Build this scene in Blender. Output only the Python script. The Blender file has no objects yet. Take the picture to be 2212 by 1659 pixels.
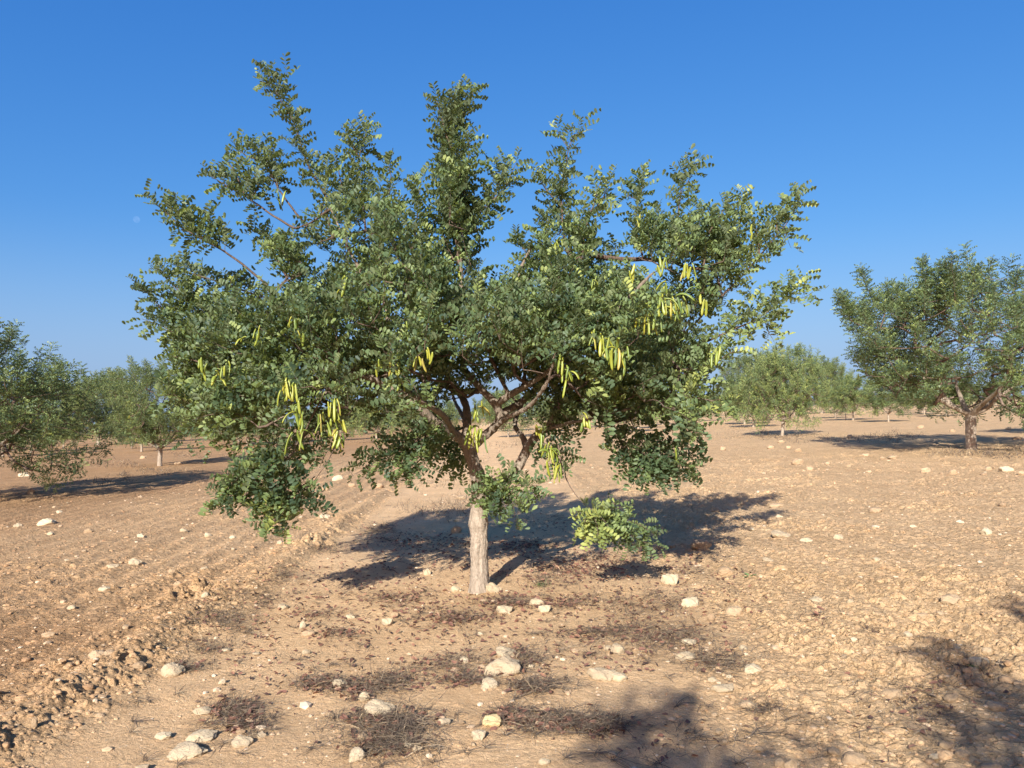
import bpy, bmesh, math, random
import numpy as np
from mathutils import Vector, Matrix, noise as mnoise

# ------------------------------------------------------------------ scene, camera, light
S = bpy.context.scene
COL = S.collection
R = math.radians
F = 1600.0                       # focal length for a 2212 px wide picture
CX, CY = 1106.0, 829.5
PITCH = math.atan(71.5 / F)
EYE = 1.6
SLOPE = 0.04                     # the field rises gently to the right

cam_d = bpy.data.cameras.new('camera')
cam_d.sensor_width = 36.0
cam_d.lens = 36.0 * F / 2212.0
cam_d.clip_end = 12000.0
cam_d.clip_start = 0.05
cam = bpy.data.objects.new('camera', cam_d)
cam.location = (0, 0, EYE)
cam.rotation_euler = (R(90) + PITCH, 0, 0)
COL.objects.link(cam)
S.camera = cam

SUN_AZ, SUN_EL = R(17), R(28)     # shadows fall 17 degrees right of straight ahead
world = bpy.data.worlds.new('World')
S.world = world
world.use_nodes = True
wn = world.node_tree.nodes; wl = world.node_tree.links
sky = wn.new('ShaderNodeTexSky')
sky.sky_type = 'NISHITA'
sky.sun_disc = False
sky.sun_elevation = SUN_EL
sky.sun_rotation = R(180) + SUN_AZ
sky.altitude = 0
sky.air_density = 1.0
sky.dust_density = 1.7
# the field dips below the level horizon on the left: keep the horizon colour going down to it
wtc = wn.new('ShaderNodeTexCoord'); wsp = wn.new('ShaderNodeSeparateXYZ'); wmx = wn.new('ShaderNodeMath'); wmx.operation = 'MAXIMUM'
wmx.inputs[1].default_value = .035; wcb = wn.new('ShaderNodeCombineXYZ')
wl.new(wtc.outputs['Generated'], wsp.inputs[0]); wl.new(wsp.outputs[0], wcb.inputs[0]); wl.new(wsp.outputs[1], wcb.inputs[1])
wl.new(wsp.outputs[2], wmx.inputs[0]); wl.new(wmx.outputs[0], wcb.inputs[2]); wl.new(wcb.outputs[0], sky.inputs['Vector'])
sky.ozone_density = 3.0
hsv = wn.new('ShaderNodeHueSaturation')
hsv.inputs['Saturation'].default_value = 1.0
hsv.inputs['Value'].default_value = 1.0
# camera-like grade of the sky colour: per-channel power and gain
sc_ = wn.new('ShaderNodeSeparateColor'); cc_ = wn.new('ShaderNodeCombineColor')
wl.new(sky.outputs[0], hsv.inputs['Color']); wl.new(hsv.outputs[0], sc_.inputs[0])
for ch, (g_, k_) in enumerate(((1.40, .99), (.87, .87), (.51, 1.08))):
    a_ = wn.new('ShaderNodeMath'); a_.operation = 'MULTIPLY'; a_.inputs[1].default_value = .12
    b_ = wn.new('ShaderNodeMath'); b_.operation = 'POWER'; b_.inputs[1].default_value = g_
    c_ = wn.new('ShaderNodeMath'); c_.operation = 'MULTIPLY'; c_.inputs[1].default_value = k_ / (2.03 * .12)
    wl.new(sc_.outputs[ch], a_.inputs[0]); wl.new(a_.outputs[0], b_.inputs[0]); wl.new(b_.outputs[0], c_.inputs[0]); wl.new(c_.outputs[0], cc_.inputs[ch])
# dusty pale band low over the fields
hz_ = wn.new('ShaderNodeMapRange'); hz_.interpolation_type = 'SMOOTHSTEP'; wl.new(wsp.outputs[2], hz_.inputs['Value'])
hz_.inputs['From Min'].default_value = -.04; hz_.inputs['From Max'].default_value = .26; hz_.inputs['To Min'].default_value = .80; hz_.inputs['To Max'].default_value = 0
hm_ = wn.new('ShaderNodeMix'); hm_.data_type = 'RGBA'; wl.new(hz_.outputs[0], hm_.inputs[0]); wl.new(cc_.outputs[0], hm_.inputs[6])
hm_.inputs[7].default_value = (1.55, 2.15, 3.15, 1)
wl.new(hm_.outputs[2], wn['Background'].inputs['Color'])
wn['Background'].inputs['Strength'].default_value = 0.12

sun_d = bpy.data.lights.new('sun', 'SUN')
sun_d.energy = 5.0
sun_d.angle = R(0.5)
sun_d.color = (1.0, 0.98, 0.95)
sun = bpy.data.objects.new('sun', sun_d)
sv = Vector((-math.sin(SUN_AZ) * math.cos(SUN_EL), -math.cos(SUN_AZ) * math.cos(SUN_EL), math.sin(SUN_EL)))
sun.rotation_euler = sv.to_track_quat('Z', 'Y').to_euler()
sun.location = (-5, -12, 12)
COL.objects.link(sun)

S.view_settings.view_transform = 'Standard'
S.view_settings.look = 'None'
S.view_settings.gamma = 1
S.view_settings.exposure = 1.02
S.cycles.max_bounces = 6
S.cycles.diffuse_bounces = 3
S.cycles.transmission_bounces = 3
S.cycles.transparent_max_bounces = 8

# ------------------------------------------------------------------ helpers
def ray(px, py):
    dx = (px - CX) / F; dz = (CY - py) / F
    return np.array([dx, math.cos(PITCH) - dz * math.sin(PITCH), math.sin(PITCH) + dz * math.cos(PITCH)])
def at(px, py, Y):
    d = ray(px, py); t = Y / d[1]
    return np.array([d[0] * t, Y, EYE + d[2] * t])
def ground_at(px, py):
    d = ray(px, py)
    t = EYE / (SLOPE * d[0] - d[2])
    return np.array([d[0] * t, d[1] * t, EYE + d[2] * t])

def tag(o, label=None, cat=None, group=None, kind=None):
    if label: o['label'] = label
    if cat: o['category'] = cat
    if group: o['group'] = group
    if kind: o['kind'] = kind
    return o

def empty(name, loc):
    o = bpy.data.objects.new(name, None); o.location = loc
    o.empty_display_size = 0.2
    COL.objects.link(o); return o

def raw_mesh(name, V, loops, totals, mat=None, smooth=True, attrs=None, mats=None, midx=None):
    me = bpy.data.meshes.new(name)
    V = np.asarray(V, dtype=np.float32); loops = np.asarray(loops, dtype=np.int32); totals = np.asarray(totals, dtype=np.int32)
    me.vertices.add(len(V)); me.vertices.foreach_set('co', V.ravel())
    me.loops.add(len(loops)); me.loops.foreach_set('vertex_index', loops)
    me.polygons.add(len(totals))
    starts = np.zeros(len(totals), dtype=np.int32); starts[1:] = np.cumsum(totals)[:-1]
    me.polygons.foreach_set('loop_start', starts)
    me.polygons.foreach_set('loop_total', totals)
    if midx is not None: me.polygons.foreach_set('material_index', np.asarray(midx, dtype=np.int32))
    me.update(calc_edges=True)
    me.polygons.foreach_set('use_smooth', np.full(len(totals), smooth, dtype=bool))
    if attrs:
        for k, a in attrs.items():
            at_ = me.attributes.new(k, 'FLOAT', 'POINT'); at_.data.foreach_set('value', np.asarray(a, dtype=np.float32))
    for m in (mats or ([mat] if mat else [])): me.materials.append(m)
    me.validate(verbose=False)
    return me

def obj(name, me, parent=None, loc=None):
    o = bpy.data.objects.new(name, me); COL.objects.link(o)
    if parent: o.parent = parent
    if loc is not None: o.location = loc
    return o

def hash2(ix, iy, seed):
    h = (ix.astype(np.int64) * 374761393 + iy.astype(np.int64) * 668265263 + seed * 974711) & 0xFFFFFFFF
    h = ((h ^ (h >> 13)) * 1274126177) & 0xFFFFFFFF
    h = ((h ^ (h >> 16)) * 2246822519) & 0xFFFFFFFF
    return ((h ^ (h >> 15)) & 0xFFFFFF) / float(0xFFFFFF)
def vnoise(x, y, seed=0):
    ix = np.floor(x); iy = np.floor(y); fx = x - ix; fy = y - iy
    fx = fx * fx * (3 - 2 * fx); fy = fy * fy * (3 - 2 * fy)
    a = hash2(ix, iy, seed); b = hash2(ix + 1, iy, seed); c = hash2(ix, iy + 1, seed); d = hash2(ix + 1, iy + 1, seed)
    return (a + (b - a) * fx) * (1 - fy) + (c + (d - c) * fx) * fy
def fbm(x, y, seed=0, oct=4):
    s = 0; a = 0.5
    for i in range(oct):
        s = s + a * vnoise(x * 2 ** i, y * 2 ** i, seed + i * 7); a *= 0.5
    return s
def worley(x, y, seed):
    ix = np.floor(x); iy = np.floor(y)
    f1 = np.full(x.shape, 9.0); f2 = np.full(x.shape, 9.0); idv = np.zeros(x.shape)
    for dx in (-1, 0, 1):
        for dy in (-1, 0, 1):
            cx = ix + dx; cy = iy + dy
            px = cx + hash2(cx, cy, seed); py = cy + hash2(cx, cy, seed + 1)
            d = np.hypot(px - x, py - y)
            m = d < f1
            f2 = np.where(m, f1, np.minimum(f2, d))
            idv = np.where(m, hash2(cx, cy, seed + 2), idv)
            f1 = np.where(m, d, f1)
    return f1, f2, idv

# ------------------------------------------------------------------ ground shape
def sstep(a, b, x):
    t = np.clip((x - a) / (b - a), 0, 1); return t * t * (3 - 2 * t)
def row_x(y): return -0.35 - 0.035 * np.maximum(y - 9, 0)
def strip_mask(x, y):
    w = (fbm(x * 0.9 + 3, y * 0.9, 11, 3) - 0.5) * 1.0
    l = row_x(y) - 2.0; r = row_x(y) + 1.95
    w2 = (fbm(x * 2.1 + 3, y * 2.1, 12, 3) - 0.5) * 1.4
    return sstep(l - .12 + w * .3, l + .25 + w * .3, x) * (1 - sstep(r - .5 + w + w2 * .5, r + .4 + w + w2 * .5, x))
def macro(x, y):
    z = SLOPE * x
    near = np.exp(-(np.hypot(x, y) / 60.0) ** 2)
    z = z + (fbm(x * 0.35, y * 0.35, 3, 3) - 0.45) * 0.10 * near
    z = z + (fbm(x * 1.3, y * 1.3, 5, 3) - 0.45) * 0.05 * near
    l = row_x(y) - 2.25
    z = z + 0.085 * np.exp(-((x - l + 0.10) / 0.22) ** 2) * np.exp(-(np.maximum(y - 8, 0) / 6) ** 2) * (0.6 + 0.8 * vnoise(x * 2, y * 2.5, 77))
    # furrow shoulders on the tilled land to the left
    z = z + 0.02 * np.sin((x + 0.1 * y) * 2.6 + 2 * vnoise(x * .3, y * .3, 9)) * sstep(3.0, 4.2, -x) * near
    till = 1 - strip_mask(x, y)
    ph = (x + .05 * y) * 2 * math.pi / .42 + 3.0 * vnoise(x * .5, y * .35, 14)
    z = z + 0.013 * np.sin(ph) * till * near * (.4 + vnoise(x * .6, y * .25, 15)) * (1 + .5 * sstep(2, 3, -x))
    return z
def gz(x, y):
    return float(macro(np.array([float(x)]), np.array([float(y)]))[0])

def lumps(x, y, size, seed, keep=0.55):
    wx = x + size * 0.5 * (vnoise(x / size * .8, y / size * .8, seed + 50) - .5)
    wy = y + size * 0.5 * (vnoise(x / size * .8, y / size * .8, seed + 51) - .5)
    f1, f2, i = worley(wx / size, wy / size, seed)
    dome = np.sqrt(np.clip(1 - (f1 / 0.62) ** 2, 0, 1))
    edge = np.clip((f2 - f1) * 4, 0, 1)
    return dome * edge * np.clip((i - (1 - keep)) / keep, 0, 1)

def fine(x, y, strip, r):
    z = np.zeros_like(x)
    till = 1 - strip
    bigc = 0.55 + 1.7 * np.exp(-((x - row_x(y) + 2.45) / 0.55) ** 2) * np.exp(-(np.maximum(y - 6, 0) / 4) ** 2) + 0.35 * sstep(1.2, 3, x) + .9 * sstep(2.0, 3.0, -x) * np.exp(-(np.maximum(y - 3, 0) / 1.6) ** 2)
    patch = 0.35 + 1.3 * sstep(.35, .65, fbm(x * .8, y * .8, 31, 3))
    for size, amp, seed, keep in ((0.19, 0.034, 21, .35), (0.085, 0.026, 22, .55), (0.042, 0.019, 23, .7), (0.021, 0.011, 24, .8)):
        fade = np.clip(size / (r * 0.0036) - 0.7, 0, 1)
        z += amp * lumps(x, y, size, seed, keep) * fade * till * bigc * patch
        if size < 0.05: z += 0.30 * amp * lumps(x, y, size, seed + 9, .35) * fade * strip * sstep(.45, .6, fbm(x * 1.7, y * 1.7, 37, 3))
    z += (fbm(x * 11, y * 11, 41, 3) - .45) * (0.022 * till + 0.008 * strip) * np.clip(12 / r, 0, 1)
    return z

def build_ground():
    a = [-180, -170, -160, -150, -140, -130, -120, -110, -100, -90, -80, -72, -65, -60, -56, -53, -50]
    dense = list(np.linspace(-48, 48, 1150))
    ang = np.radians(np.array(a + dense + [-v for v in a[::-1]]))
    rad = np.concatenate([[0.02, .6, 1.2, 1.8], np.geomspace(2.3, 26, 900), np.geomspace(26.5, 140, 160), np.geomspace(160, 6000, 14)])
    A, Rr = np.meshgrid(ang, rad)
    X = np.sin(A) * Rr; Y = np.cos(A) * Rr
    st = strip_mask(X, Y)
    Z = macro(X, Y) + fine(X, Y, st, Rr) * (np.abs(A) < R(49)) * (Rr > 2)
    nr, na = X.shape
    V = np.stack([X.ravel(), Y.ravel(), Z.ravel()], 1)
    i = np.arange(nr - 1)[:, None] * na + np.arange(na - 1)[None, :]
    q = np.stack([i, i + na, i + na + 1, i + 1], -1).reshape(-1, 4)[:, ::-1]
    # redder freshly turned soil towards the left
    red = np.clip(sstep(1.5, 3.6, -X) * (0.35 + .9 * np.exp(-((np.hypot(X + 5, (Y - 3)) / 4.5) ** 2)) + 0.75 * sstep(6, 11, -X)), 0, 1)
    red = np.clip(red + (fbm(X * .5, Y * .5, 61, 3) - .5) * .5, 0, 1)
    me = raw_mesh('soil', V, q.ravel(), np.full(len(q), 4), soil_mat(), True, {'strip': st.ravel(), 'red': red.ravel()})
    o = obj('ground', me); o['kind'] = 'structure'
    return o

# ------------------------------------------------------------------ materials
def mat_new(name):
    m = bpy.data.materials.new(name); m.use_nodes = True
    return m, m.node_tree.nodes, m.node_tree.links, m.node_tree.nodes['Principled BSDF']
def ramp(n, cols):
    r = n.new('ShaderNodeValToRGB'); e = r.color_ramp.elements
    while len(e) < len(cols): e.new(0.5)
    for k, (p, c) in enumerate(cols): e[k].position = p; e[k].color = (*c, 1)
    return r
def noise_n(n, l, scale, detail=4, rough=.6, vec=None):
    t = n.new('ShaderNodeTexNoise'); t.inputs['Scale'].default_value = scale; t.inputs['Detail'].default_value = detail
    t.inputs['Roughness'].default_value = rough
    if vec is not None: l.new(vec, t.inputs['Vector'])
    return t
def mixc(n, l, fac, a, b, mode='MIX'):
    m = n.new('ShaderNodeMix'); m.data_type = 'RGBA'; m.blend_type = mode
    if isinstance(fac, (int, float)): m.inputs[0].default_value = fac
    else: l.new(fac, m.inputs[0])
    for idx, v in ((6, a), (7, b)):
        if isinstance(v, tuple): m.inputs[idx].default_value = (*v, 1)
        else: l.new(v, m.inputs[idx])
    return m.outputs[2]

def soil_mat():
    m, n, l, b = mat_new('soil')
    tc = n.new('ShaderNodeTexCoord').outputs['Object']
    st = n.new('ShaderNodeAttribute'); st.attribute_name = 'strip'
    rd = n.new('ShaderNodeAttribute'); rd.attribute_name = 'red'
    n1 = noise_n(n, l, 1.3, 5, .6, tc); n2 = noise_n(n, l, 22, 5, .7, tc); n3 = noise_n(n, l, 130, 3, .6, tc)
    tilled = ramp(n, [(.26, (.42, .27, .135)), (.5, (.59, .40, .215)), (.72, (.71, .50, .28))]); l.new(n2.outputs[0], tilled.inputs[0])
    smooth = ramp(n, [(.3, (.54, .355, .185)), (.7, (.69, .475, .265))]); l.new(n2.outputs[0], smooth.inputs[0])
    redc = ramp(n, [(.3, (.32, .185, .088)), (.7, (.49, .31, .16))]); l.new(n2.outputs[0], redc.inputs[0])
    c = mixc(n, l, rd.outputs['Fac'], tilled.outputs[0], redc.outputs[0])
    c = mixc(n, l, st.outputs['Fac'], c, smooth.outputs[0])
    big = ramp(n, [(.3, (.86, .82, .78)), (.7, (1.08, 1.06, 1.04))]); l.new(n1.outputs[0], big.inputs[0])
    c = mixc(n, l, 1.0, c, big.outputs[0], 'MULTIPLY')
    grain = ramp(n, [(.25, (.72, .70, .66)), (.55, (1.0, 1.0, 1.0)), (.8, (1.22, 1.22, 1.2))]); l.new(n3.outputs[0], grain.inputs[0])
    c = mixc(n, l, .8, c, grain.outputs[0], 'MULTIPLY')
    # pale specks of limestone grit
    vo = n.new('ShaderNodeTexVoronoi'); vo.inputs['Scale'].default_value = 48; l.new(tc, vo.inputs['Vector'])
    vr = ramp(n, [(.0, (1, 1, 1)), (.13, (1, 1, 1)), (.2, (0, 0, 0))]); l.new(vo.outputs['Distance'], vr.inputs[0])
    sel = n.new('ShaderNodeMath'); sel.operation = 'GREATER_THAN'; sel.inputs[1].default_value = .78
    sp = n.new('ShaderNodeSeparateColor'); l.new(vo.outputs['Color'], sp.inputs[0]); l.new(sp.outputs[0], sel.inputs[0])
    mu = n.new('ShaderNodeMath'); mu.operation = 'MULTIPLY'; l.new(vr.outputs[0], mu.inputs[0]); l.new(sel.outputs[0], mu.inputs[1])
    c = mixc(n, l, mu.outputs[0], c, (.66, .55, .40))
    l.new(c, b.inputs['Base Color'])
    b.inputs['Roughness'].default_value = 1; b.inputs['Specular IOR Level'].default_value = .1
    # relief: crusty cells and grain
    v2 = n.new('ShaderNodeTexVoronoi'); v2.feature = 'DISTANCE_TO_EDGE'; v2.inputs['Scale'].default_value = 9
    wv = n.new('ShaderNodeVectorMath'); wv.operation = 'ADD'; l.new(tc, wv.inputs[0])
    nd = noise_n(n, l, 7, 3, .6, tc); ns = n.new('ShaderNodeVectorMath'); ns.operation = 'SCALE'; ns.inputs['Scale'].default_value = .25
    l.new(nd.outputs['Color'], ns.inputs[0]); l.new(ns.outputs[0], wv.inputs[1]); l.new(wv.outputs[0], v2.inputs['Vector'])
    vm = n.new('ShaderNodeMath'); vm.operation = 'MINIMUM'; vm.inputs[1].default_value = .12; l.new(v2.outputs[0], vm.inputs[0])
    inv = n.new('ShaderNodeMath'); inv.operation = 'SUBTRACT'; inv.inputs[0].default_value = 1.0; l.new(st.outputs['Fac'], inv.inputs[1])
    vm2 = n.new('ShaderNodeMath'); vm2.operation = 'MULTIPLY'; l.new(vm.outputs[0], vm2.inputs[0]); l.new(inv.outputs[0], vm2.inputs[1])
    b1 = n.new('ShaderNodeBump'); b1.inputs['Strength'].default_value = .9; b1.inputs['Distance'].default_value = .16; l.new(vm2.outputs[0], b1.inputs['Height'])
    nb = noise_n(n, l, 32, 6, .75, tc)
    b2 = n.new('ShaderNodeBump'); b2.inputs['Strength'].default_value = .8; b2.inputs['Distance'].default_value = .04
    l.new(nb.outputs[0], b2.inputs['Height']); l.new(b1.outputs[0], b2.inputs['Normal'])
    l.new(b2.outputs[0], b.inputs['Normal'])
    return m

def clod_mat():
    m, n, l, b = mat_new('clod')
    tc = n.new('ShaderNodeTexCoord').outputs['Object']
    a = n.new('ShaderNodeAttribute'); a.attribute_name = 'tint'
    rr = ramp(n, [(0, (.26, .15, .08)), (.35, (.36, .225, .12)), (.8, (.44, .295, .165)), (1, (.49, .345, .205))]); l.new(a.outputs['Fac'], rr.inputs[0])
    t = noise_n(n, l, 60, 4, .6, tc); r2 = ramp(n, [(.3, (.75, .72, .7)), (.7, (1.15, 1.15, 1.12))]); l.new(t.outputs[0], r2.inputs[0])
    l.new(mixc(n, l, 1.0, rr.outputs[0], r2.outputs[0], 'MULTIPLY'), b.inputs['Base Color'])
    b.inputs['Roughness'].default_value = 1; b.inputs['Specular IOR Level'].default_value = .1
    bp = n.new('ShaderNodeBump'); bp.inputs['Strength'].default_value = .6; bp.inputs['Distance'].default_value = .008
    l.new(noise_n(n, l, 90, 4, .7, tc).outputs[0], bp.inputs['Height']); l.new(bp.outputs[0], b.inputs['Normal'])
    return m

def stone_mat(name, lo, hi, vein):
    m, n, l, b = mat_new(name)
    tc = n.new('ShaderNodeTexCoord').outputs['Object']
    oi = n.new('ShaderNodeObjectInfo')
    t = noise_n(n, l, 3.0, 6, .65, tc)
    rr = ramp(n, [(.25, lo), (.5, hi), (.75, tuple(min(1, v * 1.08) for v in hi))]); l.new(t.outputs[0], rr.inputs[0])
    t2 = noise_n(n, l, 9, 5, .7, tc); vr = ramp(n, [(.58, (0, 0, 0)), (.68, (1, 1, 1))]); l.new(t2.outputs[0], vr.inputs[0])
    mf = n.new('ShaderNodeMath'); mf.operation = 'MULTIPLY'; mf.inputs[1].default_value = .6; l.new(vr.outputs[0], mf.inputs[0])
    c = mixc(n, l, mf.outputs[0], rr.outputs[0], vein)
    vv = ramp(n, [(0, (.82, .78, .74)), (1, (1.1, 1.1, 1.08))]); l.new(oi.outputs['Random'], vv.inputs[0])
    l.new(mixc(n, l, 1.0, c, vv.outputs[0], 'MULTIPLY'), b.inputs['Base Color'])
    b.inputs['Roughness'].default_value = .95; b.inputs['Specular IOR Level'].default_value = .2
    bp = n.new('ShaderNodeBump'); bp.inputs['Strength'].default_value = .6; bp.inputs['Distance'].default_value = .05
    l.new(noise_n(n, l, 7, 8, .7, tc).outputs[0], bp.inputs['Height']); l.new(bp.outputs[0], b.inputs['Normal'])
    return m

def bark_mat(name, lo, hi, patch, stretch=(1, 1, .25)):
    m, n, l, b = mat_new(name)
    tc = n.new('ShaderNodeTexCoord').outputs['Object']
    mp = n.new('ShaderNodeMapping'); mp.inputs['Scale'].default_value = stretch; l.new(tc, mp.inputs['Vector'])
    t = noise_n(n, l, 28, 6, .65, mp.outputs[0]); rr = ramp(n, [(.3, lo), (.65, hi)]); l.new(t.outputs[0], rr.inputs[0])
    t2 = noise_n(n, l, 5, 4, .6, tc); pr = ramp(n, [(.5, (0, 0, 0)), (.62, (1, 1, 1))]); l.new(t2.outputs[0], pr.inputs[0])
    mf = n.new('ShaderNodeMath'); mf.operation = 'MULTIPLY'; mf.inputs[1].default_value = .5; l.new(pr.outputs[0], mf.inputs[0])
    c = mixc(n, l, mf.outputs[0], rr.outputs[0], patch)
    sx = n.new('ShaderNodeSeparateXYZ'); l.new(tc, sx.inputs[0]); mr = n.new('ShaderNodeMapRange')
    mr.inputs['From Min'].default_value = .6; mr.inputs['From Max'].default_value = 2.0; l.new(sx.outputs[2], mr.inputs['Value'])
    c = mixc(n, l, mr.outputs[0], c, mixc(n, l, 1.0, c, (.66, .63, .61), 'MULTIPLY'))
    vo = n.new('ShaderNodeTexVoronoi'); vo.feature = 'DISTANCE_TO_EDGE'; vo.inputs['Scale'].default_value = 55; l.new(mp.outputs[0], vo.inputs['Vector'])
    vr2 = ramp(n, [(0, (.62, .58, .55)), (.12, (1, 1, 1))]); l.new(vo.outputs[0], vr2.inputs[0]); c = mixc(n, l, .55, c, vr2.outputs[0], 'MULTIPLY')
    l.new(c, b.inputs['Base Color'])
    b.inputs['Roughness'].default_value = .9; b.inputs['Specular IOR Level'].default_value = .2
    bp = n.new('ShaderNodeBump'); bp.inputs['Strength'].default_value = .9; bp.inputs['Distance'].default_value = .03
    t3 = noise_n(n, l, 45, 6, .7, mp.outputs[0])
    l.new(t3.outputs[0], bp.inputs['Height']); l.new(bp.outputs[0], b.inputs['Normal'])
    return m

def leaf_mat(name, cols, under, transl=.32, rough=.50):
    m, n, l, b = mat_new(name)
    a = n.new('ShaderNodeAttribute'); a.attribute_name = 'tint'
    rr = ramp(n, cols); l.new(a.outputs['Fac'], rr.inputs[0])
    g = n.new('ShaderNodeNewGeometry')
    uc = mixc(n, l, .65, rr.outputs[0], under)
    c = mixc(n, l, g.outputs['Backfacing'], rr.outputs[0], uc)
    l.new(c, b.inputs['Base Color'])
    b.inputs['Roughness'].default_value = rough; b.inputs['Specular IOR Level'].default_value = .28
    tr = n.new('ShaderNodeBsdfTranslucent'); tc_ = mixc(n, l, .5, rr.outputs[0], (.42, .46, .06)); l.new(tc_, tr.inputs['Color'])
    mx = n.new('ShaderNodeMixShader'); mx.inputs[0].default_value = transl
    l.new(b.outputs[0], mx.inputs[1]); l.new(tr.outputs[0], mx.inputs[2])
    l.new(mx.outputs[0], n['Material Output'].inputs['Surface'])
    return m

M = {}
M['clod'] = clod_mat()
M['stone'] = stone_mat('pale_limestone', (.38, .28, .17), (.52, .42, .275), (.36, .25, .13))
M['stone_tan'] = stone_mat('soil_stained_limestone', (.32, .215, .12), (.44, .315, .19), (.30, .19, .10))
M['stone_ochre'] = stone_mat('ochre_limestone', (.48, .34, .15), (.62, .47, .24), (.40, .28, .13))
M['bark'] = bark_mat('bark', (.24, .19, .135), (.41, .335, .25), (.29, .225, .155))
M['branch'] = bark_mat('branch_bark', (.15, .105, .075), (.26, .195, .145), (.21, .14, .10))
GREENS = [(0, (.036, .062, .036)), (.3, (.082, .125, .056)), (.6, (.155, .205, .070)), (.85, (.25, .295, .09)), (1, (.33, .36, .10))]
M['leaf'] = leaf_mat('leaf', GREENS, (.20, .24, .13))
M['leaf_far'] = leaf_mat('leaf_far', GREENS, (.20, .24, .13), .32, .5)
def plain(name, col, rough=.8, spec=.3, var=None):
    m, n, l, b = mat_new(name)
    if var:
        a = n.new('ShaderNodeAttribute'); a.attribute_name = 'tint'
        rr = ramp(n, var); l.new(a.outputs['Fac'], rr.inputs[0]); l.new(rr.outputs[0], b.inputs['Base Color'])
    else:
        t = noise_n(n, l, 14, 3, .6, n.new('ShaderNodeTexCoord').outputs['Object'])
        rr = ramp(n, [(.3, tuple(v * .8 for v in col)), (.7, tuple(min(1, v * 1.15) for v in col))]); l.new(t.outputs[0], rr.inputs[0]); l.new(rr.outputs[0], b.inputs['Base Color'])
    b.inputs['Roughness'].default_value = rough; b.inputs['Specular IOR Level'].default_value = spec
    return m
M['pod'] = plain('pod', (.50, .52, .07), .45, .5, [(0, (.08, .13, .028)), (.4, (.18, .22, .028)), (.8, (.29, .28, .03)), (1, (.30, .24, .05))])
M['dry'] = plain('dry_stalk', (.3, .22, .15), .9, .2, [(0, (.05, .038, .03)), (.4, (.115, .085, .06)), (.75, (.24, .18, .11)), (1, (.42, .32, .19))])
M['litter'] = plain('dead_leaf', (.25, .1, .06), .7, .3, [(0, (.07, .038, .027)), (.5, (.155, .070, .045)), (.8, (.25, .125, .07)), (1, (.36, .25, .15))])
M['weed'] = plain('green_weed', (.09, .15, .05), .6, .3, [(0, (.06, .12, .04)), (1, (.16, .22, .07))])
M['white'] = plain('white_card', (.8, .8, .8), .6)
M['dark'] = plain('dark_stake', (.06, .045, .04), .8)

# ------------------------------------------------------------------ tubes
class Tubes:
    def __init__(s): s.V = []; s.L = []; s.T = []; s.n = 0
    def add(s, pts, rad, sides=6, cap=True, wob=0):
        pts = np.asarray(pts, float); k = len(pts)
        t = np.gradient(pts, axis=0); t /= (np.linalg.norm(t, axis=1)[:, None] + 1e-9)
        ref = np.array([0, 0, 1.0]) if abs(t[0][2]) < .9 else np.array([1.0, 0, 0])
        u = np.cross(t[0], ref); u /= np.linalg.norm(u)
        th = np.arange(sides) / sides * 2 * math.pi
        for i in range(k):
            u = u - t[i] * u.dot(t[i]); u /= np.linalg.norm(u) + 1e-9
            w = np.cross(t[i], u)
            rr = rad[i] * (1 + (wob * np.sin(th * 2 + i * .7) if wob else 0))
            rr = np.broadcast_to(rr, (sides,))
            s.V.append(pts[i] + (np.cos(th) * rr)[:, None] * u + (np.sin(th) * rr)[:, None] * w)
        b = s.n
        for i in range(k - 1):
            for j in range(sides):
                j2 = (j + 1) % sides
                s.L += [b + i * sides + j, b + i * sides + j2, b + (i + 1) * sides + j2, b + (i + 1) * sides + j]; s.T.append(4)
        if cap:
            s.L += [b + j for j in range(sides)][::-1]; s.T.append(sides)
            s.L += [b + (k - 1) * sides + j for j in range(sides)]; s.T.append(sides)
        s.n += k * sides
    def mesh(s, name, mat, smooth=True):
        return raw_mesh(name, np.concatenate(s.V), s.L, s.T, mat, smooth)

def smooth_path(P, n):
    """Catmull-Rom through the rows of P (any number of columns)."""
    P = np.asarray(P, float)
    if len(P) < 3:
        t = np.linspace(0, 1, n)[:, None]; return P[0] * (1 - t) + P[-1] * t
    Q = np.vstack([2 * P[0] - P[1], P, 2 * P[-1] - P[-2]])
    out = []
    seg = len(P) - 1
    for u in np.linspace(0, seg - 1e-6, n):
        i = int(u); t = u - i
        p0, p1, p2, p3 = Q[i], Q[i + 1], Q[i + 2], Q[i + 3]
        out.append(.5 * ((2 * p1) + (-p0 + p2) * t + (2 * p0 - 5 * p1 + 4 * p2 - p3) * t * t + (-p0 + 3 * p1 - 3 * p2 + p3) * t ** 3))
    return np.array(out)

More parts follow.
